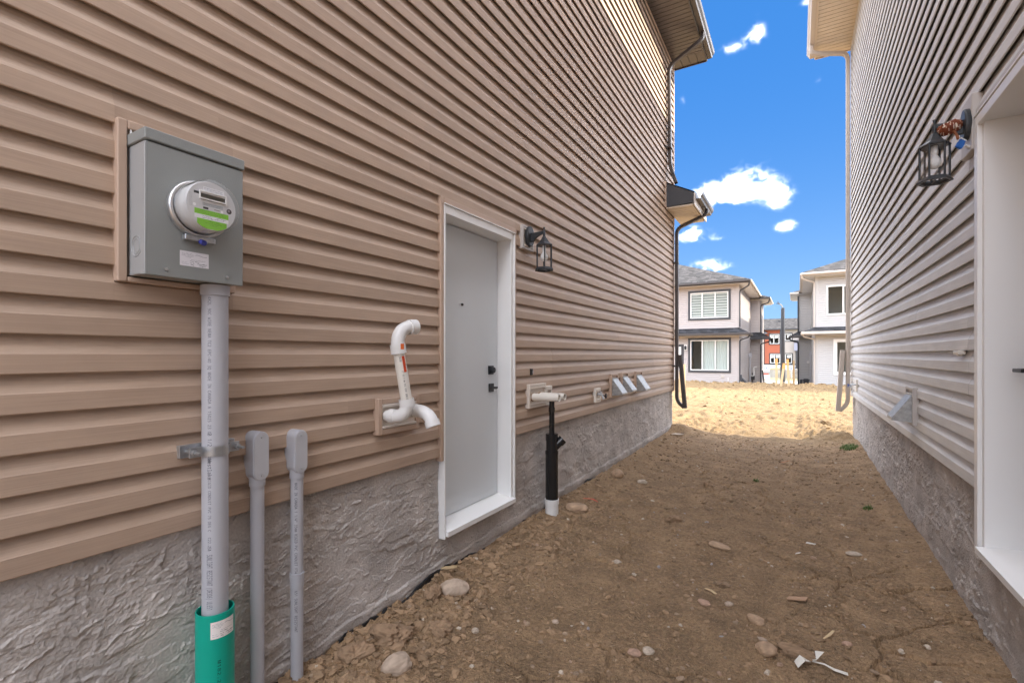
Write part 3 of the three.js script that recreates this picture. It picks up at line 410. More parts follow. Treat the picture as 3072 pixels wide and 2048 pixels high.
{
  const T = thing('electric_meter', 'grey green electric meter box with a round glass meter', 'meter', [-1.95, 1.7, -0.9]);
  const w = (n, g, m, p, l) => wpart(T, n, g, m, p, l);
  w('enclosure', bx(-1.962, -1.826, 1.706, 2.14, 0.744, 1.058, 0.004), M.boxEdge);
  const cov = w('cover', bx(-1.8255, -1.814, 1.700, 2.134, 0.742, 1.060, 0.004), M.boxGrey); w('top_cap', bx(-1.955, -1.810, 2.1405, 2.178, 0.737, 1.064, 0.004), M.boxGrey);
  w('hinge_edge', bx(-1.842, -1.8135, 1.702, 2.132, 0.738, 0.7435, 0.002), M.boxEdge, cov);
  for (const d of [0.80, 1.0]) w('screw', cyl(V(-1.814, 1.725, d), V(-1.810, 1.725, d), 0.006, 0.005, 12), M.steel, cov);
  for (const rr of [0.034, 0.024]) { const g = new THREE.TorusGeometry(rr, 0.0016, 6, 32); g.translate(-1.885, 1.80, -0.7437); w('knockout', g, M.boxEdge); }
  const st = new THREE.PlaneGeometry(0.094, 0.051).rotateY(Math.PI / 2).translate(-1.8132, 1.772, -0.888); w('inspection_sticker', st, new THREE.MeshStandardMaterial({ map: stickerT('#e9e7ec'), roughness: 0.6 }), T, 'white inspection sticker with handwriting');
  const ax = (o) => V(-1.814 + o, 1.945, 0.897), lat = (pts, seg = 48) => { const g = new THREE.LatheGeometry(pts.map((p) => new THREE.Vector2(...p)), seg); g.rotateZ(-Math.PI / 2); const a = ax(0); return g.translate(a.x, a.y, a.z); };
  w('meter_ring', lat([[0.086, 0.0], [0.098, 0.0], [0.100, 0.006], [0.099, 0.02], [0.093, 0.024], [0.088, 0.024]]), M.steel);
  w('meter_core', lat([[0.0, 0.01], [0.0835, 0.01], [0.0825, 0.09], [0.0, 0.092]]), std([0.62, 0.62, 0.62], 0.4));
  w('meter_glass', lat([[0.0885, 0.02], [0.0885, 0.1], [0.0865, 0.108], [0.08, 0.112], [0.0, 0.113]]), M.glass);
  const face = canvasTex(768, 768, (c, W, H) => {
    const r = rng(9); c.fillStyle = '#cfcfd0'; c.fillRect(0, 0, W, H); c.strokeStyle = '#8b8b8d'; c.lineWidth = 3; for (let i = 0; i < 12; i++) { c.beginPath(); c.moveTo(40, 240 + i * 18); c.lineTo(90, 240 + i * 18); c.stroke(); }
    c.fillStyle = '#e4e4e6'; c.fillRect(250, 90, 330, 70); for (const y of [112, 134, 152]) scribble(c, 270, y, 280, 14, '#55565c', r);
    c.fillStyle = '#e9e9ea'; c.fillRect(190, 185, 440, 140); c.fillStyle = '#4c4a40'; c.fillRect(215, 205, 390, 100); c.strokeStyle = '#3b392f'; c.lineWidth = 2; for (let i = 0; i < 26; i++) { c.beginPath(); c.moveTo(220 + i * 15, 210); c.lineTo(220 + i * 15, 300); c.stroke(); }
    c.fillStyle = '#b6babd'; c.fillRect(240, 345, 320, 55); for (const y of [362, 384]) scribble(c, 255, y, 260, 13, '#3f4348', r);
    c.fillStyle = '#2b2326'; c.fillRect(250, 415, 80, 34); c.fillStyle = '#6d3b3b'; c.fillRect(420, 424, 90, 8); c.fillStyle = '#f2f2f2'; c.beginPath(); c.arc(545, 436, 22, 0, 7); c.fill(); c.beginPath(); c.arc(120, 410, 24, 0, 7); c.fill();
    c.fillStyle = '#3a3638'; c.beginPath(); c.arc(660, 400, 42, 0, 7); c.fill(); c.fillStyle = '#8d8587'; c.beginPath(); c.arc(655, 392, 20, 0, 7); c.fill(); c.fillStyle = '#2c2a2c'; c.fillRect(110, 190, 80, 40);
    c.fillStyle = '#86c83c'; c.fillRect(120, 462, 530, 84); c.fillRect(160, 610, 460, 150); c.fillStyle = '#e8e9ec'; c.fillRect(120, 546, 530, 66);
    for (const [x, y, l, s] of [[200, 482, 360, 20], [150, 512, 450, 18], [240, 565, 150, 16], [240, 590, 330, 20], [460, 560, 130, 26], [330, 640, 180, 16], [280, 668, 260, 16], [350, 696, 110, 14]]) scribble(c, x, y, l, s, y > 540 && y < 612 ? '#2e3350' : '#3d5a22', r);
  });
  const fc = new THREE.CircleGeometry(0.0805, 48).rotateY(Math.PI / 2); { const a = ax(0.0945); fc.translate(a.x, a.y, a.z); } w('meter_face', fc, new THREE.MeshStandardMaterial({ map: face, roughness: 0.5 }));
  w('display_bezel', (() => { const f = []; for (const [y0, y1, d0, d1] of [[1.963, 1.967, 0.856, 0.944], [1.987, 1.991, 0.856, 0.944], [1.967, 1.987, 0.856, 0.859], [1.967, 1.987, 0.941, 0.944]]) f.push(bx(-1.7195, -1.7145, y0, y1, d0, d1)); return join(f); })(), M.white);
  w('ring_latch', join([bx(-1.81, -1.785, 1.832, 1.852, 0.845, 0.945, 0.004), bx(-1.805, -1.78, 1.826, 1.840, 0.90, 0.915, 0.003)]), M.zinc);
  w('seal', join([cyl(V(-1.79, 1.834, 0.897), V(-1.768, 1.826, 0.897), 0.009, 0.009, 16)]), std([0.05, 0.06, 0.32], 0.4), T, 'blue wire seal');
}
const vertText = (w, h, bg, col, items, font) => canvasTex(w, h, (c) => { c.fillStyle = bg; c.fillRect(0, 0, w, h); c.fillStyle = col; c.textBaseline = 'middle'; for (const [t, u, v, s, wt = ''] of items) { c.save(); c.translate(u * w, v * h); c.rotate(Math.PI / 2); c.font = wt + ' ' + s + 'px ' + font; c.fillText(t, 0, 0); c.restore(); } });
{
  const T = thing('riser_conduit', 'thick grey conduit running down from the electric meter into a green pipe', 'conduit', [-1.885, 0.3, -0.995]), R = 0.0435;
  const tx = vertText(512, 2048, '#ffffff', '#777882', [['4K2L 90C WIRE NEMA TC2 EPC-40 3Q MADE IN CANADA A 15025 23 06', 0.105, 0.02, 30], ['2 1/2" 63mm', 0.105, 0.545, 36], ['Westlake', 0.105, 0.645, 34, 'bold'], ['RIGID CONDUIT PVC 75 DEG C \u25C6 C22.2 NO 211.2 FT 4', 0.105, 0.72, 27], ['SUNLIGHT RESISTANT (OR306) UL651 KC62050', 0.105, 0.985, 30]], 'monospace');
  const tx2 = vertText(256, 1024, '#ffffff', '#777882', [['SUNLIGHT RESISTANT (OR306) UL651', 0.105, 0.03, 26]], 'monospace');
  wpart(T, 'pipe', cyl(V(-1.885, 0.72, 0.995), V(-1.885, 1.672, 0.995), R, R, 40, true), new THREE.MeshStandardMaterial({ color: M.conduit.color, map: tx, roughness: 0.4 }));
  wpart(T, 'pipe', cyl(V(-1.885, 0.30, 0.995), V(-1.885, 0.7195, 0.995), R, R, 40, true), new THREE.MeshStandardMaterial({ color: M.conduit.color, map: tx2, roughness: 0.4 }));
  wpart(T, 'coupling', join([cyl(V(-1.885, 1.662, 0.995), V(-1.885, 1.699, 0.995), 0.0485, 0.0485, 40), new THREE.TorusGeometry(0.0475, 0.0018, 8, 40).rotateX(Math.PI / 2).translate(-1.885, 1.662, -0.995)]), M.conduit);
  const band = new THREE.CylinderGeometry(0.0465, 0.0465, 0.036, 40, 1, true, 0.05, Math.PI - 0.1).translate(-1.885, 1.085, -0.995);
  const cl = wpart(T, 'pipe_clamp', join([band, bx(-1.889, -1.882, 1.067, 1.103, 0.905, 0.9495, 0.001), bx(-1.889, -1.882, 1.067, 1.103, 1.0405, 1.085, 0.001), bx(-1.955, -1.932, 1.062, 1.108, 0.895, 1.095, 0.002)]), M.zinc);
  for (const d of [0.918, 1.072]) { wpart(T, 'bolt', cyl(V(-1.94, 1.085, d), V(-1.832, 1.085, d), 0.0055, 0.0055, 12), M.zinc, cl); wpart(T, 'nut', cyl(V(-1.881, 1.085, d), V(-1.866, 1.085, d), 0.0115, 0.0115, 6), M.zinc, cl); }
}
{
  const T = thing('green_pipe', 'wide green plastic sleeve pipe around the foot of the conduit', 'pipe', [-1.885, 0, -0.995]);
  const g = pipe(V(-1.885, -0.15, 0.995), V(-1.885, 0.49, 0.995), 0.0635, 0.0045, 48);
  const tx = vertText(1024, 1024, '#ffffff', '#123b31', [['\u25C6 M182.2 3IN X 106.5MM BDN 100% PVC SDR35', 0.205, 0.22, 38]], 'monospace');
  const top = plain(cyl(V(-1.885, -0.15, 0.995), V(-1.885, 0.4885, 0.995), 0.0639, 0.0639, 48, true));
  wpart(T, 'pipe', g, std([0.0, 0.36, 0.26], 0.38)); wpart(T, 'printed_skin', top, new THREE.MeshStandardMaterial({ color: new THREE.Color().setRGB(0.0, 0.37, 0.265), map: tx, roughness: 0.38 }));
  const lab = new THREE.CylinderGeometry(0.0646, 0.0646, 0.062, 24, 1, true, 0.86, 1.35).translate(-1.885, 0.435, -0.995);
  wpart(T, 'inspection_sticker', lab, new THREE.MeshStandardMaterial({ map: stickerT('#ece6e2'), roughness: 0.6 }), T, 'white inspection sticker with handwriting');
}
function conduitBody(label, d, y0, y1, collar, text) {
  const T = thing('conduit_fitting', label, 'conduit', [-1.925, 0, -d], 0, 'small conduits on the tan siding'), w = 0.031, h = (y1 - y0) / 2 - w, s = new THREE.Shape();
  s.absarc(0, h, w, 0, Math.PI, false); s.absarc(0, -h, w, Math.PI, Math.PI * 2, false);
  const body = new THREE.ExtrudeGeometry(s, { depth: 0.062, bevelEnabled: true, bevelThickness: 0.004, bevelSize: 0.003, bevelSegments: 2, curveSegments: 16 }).rotateY(Math.PI / 2).translate(-1.962, (y0 + y1) / 2, -d);
  const b = wpart(T, 'fitting_body', body, M.conduit);
  const s2 = new THREE.Shape(); s2.absarc(0, h, w - 0.001, 0, Math.PI, false); s2.absarc(0, -h, w - 0.001, Math.PI, Math.PI * 2, false);
  wpart(T, 'lid', new THREE.ExtrudeGeometry(s2, { depth: 0.004, bevelEnabled: false, curveSegments: 16 }).rotateY(Math.PI / 2).translate(-1.8965, (y0 + y1) / 2, -d), std([0.52, 0.52, 0.54], 0.5));
  for (const y of [y0 + 0.02, y1 - 0.02]) wpart(T, 'screw', cyl(V(-1.8925, y, d), V(-1.8895, y, d), 0.005, 0.004, 10), M.steel, b);
  wpart(T, 'hub', cyl(V(-1.925, y0 - 0.026, d), V(-1.925, y0 + 0.015, d), 0.030, 0.031, 28), M.conduit);
  const tx = text && vertText(256, 2048, '#ffffff', '#54555e', [[text, 0.13, 0.02, 26]], 'monospace');
  wpart(T, 'pipe', cyl(V(-1.925, -0.2, d), V(-1.925, y0 - 0.02, d), 0.0262, 0.0262, 32, true), tx ? new THREE.MeshStandardMaterial({ color: M.conduit.color, map: tx, roughness: 0.42 }) : M.conduit);
  if (collar) wpart(T, 'collar', join([cyl(V(-1.925, collar[0], d), V(-1.925, collar[1], d), 0.0285, 0.0305, 32), cyl(V(-1.925, collar[0] - 0.012, d), V(-1.925, collar[0], d), 0.0265, 0.0285, 32)]), M.conduit);
}
conduitBody('small grey conduit and elbow fitting beside the riser conduit', 1.184, 0.926, 1.122, null, null);
conduitBody('small grey printed conduit with a socket collar halfway down', 1.368, 0.918, 1.104, [0.41, 0.47], 'MADE IN CANADA 1 1/4" 35mm RIGID PVC CONDUIT FT4 C22.2 UL651 SUNLIGHT RESISTANT');
{
  const ribs = (a, b, r) => cyl(a, b, r, r, 32);
  const T = thing('vent_pipe', 'white plastic vent pipe with an orange tag rising beside the door', 'pipe', [-1.9, 1.1, -1.94]), R = 0.0302;
  const p0 = V(-1.945, 1.108, 1.925), p1 = V(-1.868, 1.106, 1.936), c = V(-1.812, 1.104, 1.944), p2 = V(-1.815, 1.172, 1.957), p3 = V(-1.838, 1.478, 1.912);
  wpart(T, 'stub', ribs(p0, p1, R), M.pvc); wpart(T, 'elbow', join([bend(p1.clone().lerp(p0, 0.25), c, p2, 0.0355), pipe(p2.clone().lerp(p3, -0.03), p2.clone().lerp(p3, 0.10), 0.041), pipe(p1.clone().lerp(p0, 0.6), p1.clone().lerp(p0, 0.1), 0.0385)]), M.pvc);
  const tx = canvasTex(512, 1024, (g, W, H) => { g.fillStyle = '#fdfbf6'; g.fillRect(0, 0, W, H); g.fillStyle = '#3a3a44'; const put = (t, u, v, s, f = 'monospace') => { g.save(); g.translate(u * W, v * H); g.rotate(Math.PI / 2); g.font = s + 'px ' + f; g.textBaseline = 'middle'; g.fillText(t, 0, 0); g.restore(); }; put('ULC', 0.135, 0.04, 40, 'bold sans-serif'); put('S636', 0.135, 0.15, 44, 'bold sans-serif'); put('2" 60.3 mm PVC VENT 65C', 0.15, 0.40, 34); put('SYSTEM 636', 0.15, 0.80, 40, 'bold sans-serif'); g.fillStyle = '#e8501c'; g.fillRect(0.185 * W, 0.15 * H, 0.1 * W, 0.28 * H); g.fillStyle = '#a83410'; const q = rng(2); g.save(); g.translate(0.222 * W, 0.17 * H); g.rotate(Math.PI / 2); scribble(g, 0, 0, 230, 20, '#a83410', q); g.restore(); });
  wpart(T, 'pipe', cyl(p2, p3, R, R, 40, true), new THREE.MeshStandardMaterial({ color: M.pvcCream.color.clone().lerp(M.pvc.color, 0.6), map: tx, roughness: 0.32 }));
  const e0 = p3.clone().lerp(p2, -0.02), e1 = V(-1.842, 1.585, 1.905), e2 = V(-1.825, 1.592, 2.0), m = e0.clone().lerp(e1, 0.15);
  const el = wpart(T, 'elbow', join([bend(e0, e1, e2, 0.0355), pipe(p3.clone().lerp(p2, 0.10), p3.clone().lerp(p2, -0.06), 0.041), pipe(e2.clone().lerp(e1, 0.15), e2.clone().lerp(e1, -0.32), 0.0415, 0.007)]), M.pvc);
  wpart(T, 'tag', new THREE.CylinderGeometry(0.0416, 0.0416, 0.03, 8, 1, true, 1.1, 0.5).translate(p3.x, p3.y + 0.006, p3.z), std([0.8, 0.16, 0.03], 0.6), el);
  const T2 = thing('vent_elbow', 'short white plastic vent pipe turned down by an elbow', 'pipe', [-1.9, 1.1, -2.08]);
  const q0 = V(-1.945, 1.122, 2.07), q1 = V(-1.858, 1.126, 2.075), q2 = V(-1.775, 1.13, 2.085), q3 = V(-1.752, 1.068, 2.088);
  wpart(T2, 'stub', ribs(q0, q1, R), M.pvc); wpart(T2, 'elbow', join([bend(q1.clone().lerp(q0, 0.2), q2, q3, 0.0355), pipe(q3.clone().lerp(q2, 0.1), q3.clone().lerp(q2, -0.42), 0.0415, 0.007), pipe(q1.clone().lerp(q0, 0.4), q1.clone().lerp(q0, 0.0), 0.0385)]), M.pvc);
  wpart(T2, 'tag', bx(-1.80, -1.795, 1.09, 1.094, 2.07, 2.10), std([0.8, 0.16, 0.03], 0.6));
  for (const [d, len, lb] of [[3.612, 0.262, 'cream plastic pipe stub above the black drain pipe, the nearer to the door'], [3.748, 0.25, 'cream plastic pipe stub above the black drain pipe, the farther from the door']]) { const P = thing('pipe_stub', lb, 'pipe', [-1.95, 1.085, -d], 0, 'pipe stubs by the door'); wpart(P, 'pipe', pipe(V(-1.945, 1.083, d), V(-1.945 + len, 1.085, d), 0.0302, 0.004), M.pvcCream); wpart(P, 'sealant_ring', new THREE.TorusGeometry(0.031, 0.006, 8, 24).rotateY(Math.PI / 2).translate(-1.932, 1.083, -d), std([0.30, 0.19, 0.11], 0.9)); }
}
{
  const d = 3.86, x = -1.872, T = thing('drain_pipe', 'black plastic drain pipe with a side branch standing in a white collar', 'pipe', [x, 0, -d]);
  wpart(T, 'pipe', cyl(V(x, 0.12, d), V(x, 0.572, d), 0.056, 0.056, 36), M.abs); wpart(T, 'upper_pipe', join([cyl(V(x, 0.71, d), V(x, 1.045, d), 0.0245, 0.0245, 28), cyl(V(x, 0.935, d), V(x, 0.975, d), 0.0285, 0.0285, 28)]), M.abs);
  wpart(T, 'branch_fitting', join([cyl(V(x, 0.565, d), V(x, 0.592, d), 0.0585, 0.0585, 36), cyl(V(x, 0.59, d), V(x, 0.69, d), 0.051, 0.051, 36), cyl(V(x, 0.685, d), V(x, 0.742, d), 0.0545, 0.0545, 36), cyl(V(x, 0.60, d), V(x + 0.058, 0.67, d + 0.05), 0.038, 0.036, 28), cyl(V(x + 0.052, 0.662, d + 0.044), V(x + 0.078, 0.692, d + 0.064), 0.042, 0.042, 28)]), M.abs);
  wpart(T, 'collar', join([cyl(V(x, -0.05, d), V(x, 0.14, d), 0.058, 0.058, 36), cyl(V(x, 0.125, d), V(x, 0.168, d), 0.064, 0.064, 36)]), M.pvc);
}
function tap(label, x, s, d, y, col) {
  const T = thing('outdoor_tap', label, 'tap', [x, y, -d]), X = (o) => x + s * o;
  wpart(T, 'body', join([cyl(V(X(0), y, d), V(X(0.07), y - 0.012, d), 0.014, 0.012, 16), cyl(V(X(0.055), y - 0.01, d), V(X(0.075), y - 0.055, d), 0.011, 0.013, 16), cyl(V(X(0.05), y, d), V(X(0.04), y + 0.025, d), 0.009, 0.008, 12)]), M.zinc);
  const g = [cyl(V(X(0.07), y - 0.012, d), V(X(0.10), y - 0.018, d), 0.006, 0.006, 10)]; for (let i = 0; i < 6; i++) { const a = i * Math.PI / 3; g.push(cyl(V(X(0.10), y - 0.018, d), V(X(0.10), y - 0.018 + 0.024 * Math.sin(a), d + 0.024 * Math.cos(a)), 0.006, 0.009, 8)); }
  wpart(T, 'handle', join(g), col);
}
tap('brass garden tap on the tan siding left of three metal vent hoods', -1.938, 1, 5.165, 1.0, M.black); tap('garden tap with a blue handle at the far end of the greige wall', 0.785, -1, 9.19, 0.98, std([0.03, 0.09, 0.35], 0.4));
function hood(label, s, x, d0, d1, y0, y1, group) {                    // s: +1 opens to the right, -1 to the left
  const T = thing('vent_hood', label, 'vent', [x, y0, -(d0 + d1) / 2], 0, group), X = (o) => x + s * o, fr = s > 0 ? M.tanTrim : M.greigeTrim, b = (a, c, ...r) => (s > 0 ? bx(X(a), X(c), ...r) : bx(X(c), X(a), ...r));
  wpart(T, 'frame', join([b(-0.012, 0.03, y0, y1, d0, d0 + 0.022, 0.004), b(-0.012, 0.03, y0, y1, d1 - 0.022, d1, 0.004), b(-0.012, 0.03, y1 - 0.022, y1, d0 + 0.0225, d1 - 0.0225, 0.004), b(-0.012, 0.03, y0, y0 + 0.02, d0 + 0.0225, d1 - 0.0225, 0.004), b(-0.012, 0.012, y0 + 0.02, y1 - 0.022, d0 + 0.022, d1 - 0.022)]), fr);
  const a = d0 + 0.03, c = d1 - 0.035, yt = y1 - 0.062, yb = y0 + 0.035, P = (o, y, d) => V(X(o), y, d);
  wpart(T, 'hood', poly([[P(0.03, yt, a), P(0.03, yt, c), P(0.155, yb + 0.02, c), P(0.155, yb + 0.02, a)], [P(0.03, yt, a), P(0.155, yb + 0.02, a), P(0.155, yb, a), P(0.015, y0 + 0.02, a)], [P(0.03, yt, c), P(0.015, y0 + 0.02, c), P(0.155, yb, c), P(0.155, yb + 0.02, c)], [P(0.155, yb + 0.02, a), P(0.155, yb + 0.02, c), P(0.155, yb, c), P(0.155, yb, a)], [P(0.03, yt, a), P(0.012, yt + 0.004, a), P(0.012, yt + 0.004, c), P(0.03, yt, c)]]), M.galv);
  wpart(T, 'lip', join([b(0.012, 0.034, yt + 0.002, yt + 0.014, a, c, 0.002)]), M.galv); wpart(T, 'damper', b(0.013, 0.018, y0 + 0.03, yt - 0.02, a + 0.01, c - 0.01), M.gap);
}
hood('galvanized vent hood on the tan siding, first after the tap', 1, -1.953, 5.61, 5.87, 0.925, 1.207, 'vent hoods on the tan wall'); hood('galvanized vent hood on the tan siding, middle of three', 1, -1.953, 6.02, 6.28, 0.935, 1.212, 'vent hoods on the tan wall'); hood('galvanized vent hood on the tan siding, close to the far corner', 1, -1.953, 6.64, 6.95, 0.91, 1.207, 'vent hoods on the tan wall');
hood('galvanized vent hood standing alone low on the greige siding', -1, 0.803, 4.83, 5.12, 0.885, 1.182);
{ const T = thing('door_sensor', 'small black sensor box on the tan siding beside the door', 'sensor', [-1.94, 1.3, -3.612]); wpart(T, 'case', bx(-1.955, -1.935, 1.268, 1.322, 3.598, 3.626, 0.003), M.black); wpart(T, 'clip', bx(-1.9345, -1.930, 1.285, 1.308, 3.617, 3.6255, 0.001), M.zinc); }
{ const T = thing('cable_clip', 'small cream cable clip on the greige siding', 'clip', [0.8, 1.45, -3.66]); wpart(T, 'body', join([bx(0.775, 0.812, 1.443, 1.462, 3.61, 3.70, 0.004), bx(0.782, 0.806, 1.434, 1.445, 3.64, 3.67, 0.003)]), M.pvcCream); }
function lantern(label, pos, turn, wrapped) {                          // local +x points out from the wall
  const T = thing('wall_lantern', label, 'lantern', pos, turn); T.scale.setScalar(wrapped ? 0.95 : 1); const v = (x, y, z) => new THREE.Vector3(x, y, z), hex = 6, cx = 0.145;
  const s = new THREE.Shape(); for (let i = 0; i < 32; i++) { const a = i / 32 * Math.PI * 2, p = [Math.cos(a) * 0.052, Math.sin(a) * 0.078]; i ? s.lineTo(...p) : s.moveTo(...p); }
  part(T, 'backplate', new THREE.ExtrudeGeometry(s, { depth: 0.014, bevelEnabled: true, bevelThickness: 0.008, bevelSize: 0.008, bevelSegments: 3 }).rotateY(Math.PI / 2).translate(0.004, -0.005, 0), M.lamp);
  const as = new THREE.Shape(); as.moveTo(0.02, 0.022); as.lineTo(0.05, 0.018); as.lineTo(cx, 0.026); as.lineTo(cx, 0.008); as.quadraticCurveTo(0.075, -0.005, 0.045, -0.05); as.lineTo(0.02, -0.05);
  part(T, 'arm', new THREE.ExtrudeGeometry(as, { depth: 0.016, bevelEnabled: true, bevelThickness: 0.003, bevelSize: 0.003, bevelSegments: 2 }).translate(0, 0, -0.008), M.lamp);
  part(T, 'finial', new THREE.LatheGeometry([[0.0, 0.055], [0.010, 0.055], [0.006, 0.044], [0.006, 0.032], [0.011, 0.026], [0.011, -0.018], [0.014, -0.022], [0, -0.022]].map((p) => new THREE.Vector2(...p)), 12).translate(cx, 0, 0), M.lamp);
  const hx = (pts, seg = hex) => { const g = plain(new THREE.LatheGeometry(pts.map((p) => new THREE.Vector2(...p)), seg, Math.PI / 6)); g.computeVertexNormals(); return g.translate(cx, 0, 0); };
  part(T, 'roof', hx([[0.012, -0.018], [0.020, -0.03], [0.034, -0.052], [0.044, -0.068], [0.050, -0.073], [0.072, -0.088], [0.075, -0.096], [0.068, -0.098], [0.0, -0.093]]), M.lamp);
  part(T, 'base', hx([[0.064, -0.272], [0.070, -0.274], [0.083, -0.292], [0.083, -0.298], [0.066, -0.297], [0.059, -0.285], [0.064, -0.272]]), M.lamp);
  part(T, 'base_bar', cyl(v(cx, -0.29, -0.065), v(cx, -0.29, 0.065), 0.004, 0.004, 8), M.lamp);
  for (let i = 0; i < hex; i++) {
    const a = i * Math.PI / 3 + Math.PI / 6, b = a + Math.PI / 3, q = (t, r, y) => v(cx + Math.sin(t) * r, y, Math.cos(t) * r);
    part(T, 'post', cyl(q(a, 0.066, -0.275), q(a, 0.066, -0.095), 0.0055, 0.0055, 8), M.lamp);
    const p = [q(a, 0.0635, -0.274), q(b, 0.0635, -0.274), q(b, 0.0635, -0.096), q(a, 0.0635, -0.096)]; part(T, 'glass_pane', poly([p]), M.glass);
  }
  const bl = part(T, 'bulb', new THREE.LatheGeometry([[0, -0.222], [0.016, -0.22], [0.027, -0.208], [0.031, -0.19], [0.028, -0.172], [0.018, -0.155], [0.013, -0.145], [0.013, -0.14]].map((p) => new THREE.Vector2(...p)), 24).translate(cx, 0, 0), M.bulb); part(T, 'socket', cyl(v(cx, -0.14, 0), v(cx, -0.092, 0), 0.016), M.pvc, null);
  if (wrapped) {
    const r = rng(6), g = new THREE.CapsuleGeometry(0.034, 0.05, 8, 20).rotateZ(Math.PI / 2), p = g.attributes.position; for (let i = 0; i < p.count; i++) { const k = 1 + 0.55 * fbm(p.getX(i) * 30, p.getY(i) * 30 + p.getZ(i) * 37, 3); p.setXYZ(i, p.getX(i), p.getY(i) * k, p.getZ(i) * k); } g.rotateZ(-0.2); g.translate(0.08, -0.004, 0); g.computeVertexNormals();
    const rust = canvasTex(256, 256, (c) => { c.fillStyle = '#7a3a1c'; c.fillRect(0, 0, 256, 256); for (let i = 0; i < 300; i++) { c.fillStyle = ['#5c2712', '#8e4a26', '#d9c2ac', '#e8dccd', '#6a3017'][(r() * 5) | 0]; c.fillRect(r() * 256, r() * 256, 6 + r() * 26, 3 + r() * 9); } });
    const wrap = part(T, 'paper_wrap', g, new THREE.MeshStandardMaterial({ map: rust, roughness: 0.75 }), 'crumpled rust brown and white paper tied round the arm');
    part(wrap, 'tie', tube([v(0.07, -0.02, -0.012), v(0.055, -0.055, -0.02), v(0.05, -0.085, -0.03)], 0.007, 8, 12), std([0.28, 0.1, 0.04], 0.8));
    const tg = part(T, 'paper_tag', new THREE.BoxGeometry(0.03, 0.05, 0.012, 4, 4, 2).rotateZ(0.5).rotateY(0.5).translate(0.04, -0.115, -0.035), std([0.03, 0.16, 0.55], 0.5), 'blue and white paper tag'); { const a = tg.geometry.attributes.position; for (let i = 0; i < a.count; i++) a.setXYZ(i, a.getX(i) + 0.006 * noise2(a.getY(i) * 60, i), a.getY(i), a.getZ(i) + 0.006 * noise2(a.getX(i) * 60, 3)); tg.geometry.computeVertexNormals(); }
    for (const o of [0.0, -0.048]) part(tg, 'tag_edge', new THREE.BoxGeometry(0.033, 0.007, 0.015).rotateZ(0.5).rotateY(0.5).translate(0.029 - o * -0.45 + 0.002, -0.094 + o * 0.9, -0.03), M.white);
  }
}
lantern('black glass lantern on the tan siding right of the grey door', [-1.926, 2.425, -3.53], 0, false);
lantern('black glass lantern with rusty paper and a blue tag on its arm', [0.776, 2.655, -3.41], Math.PI, true);

// ------------------------------------------------------------------ the houses across the yard
const stripe = std([0.50, 0.51, 0.49], 0.8), plaster = std([0.5, 0.48, 0.44], 0.9), sheer = std([0.08, 0.095, 0.095], 0.9), curtain = std([0.50, 0.53, 0.51], 0.9), grille = std([0.84, 0.84, 0.82], 0.45);
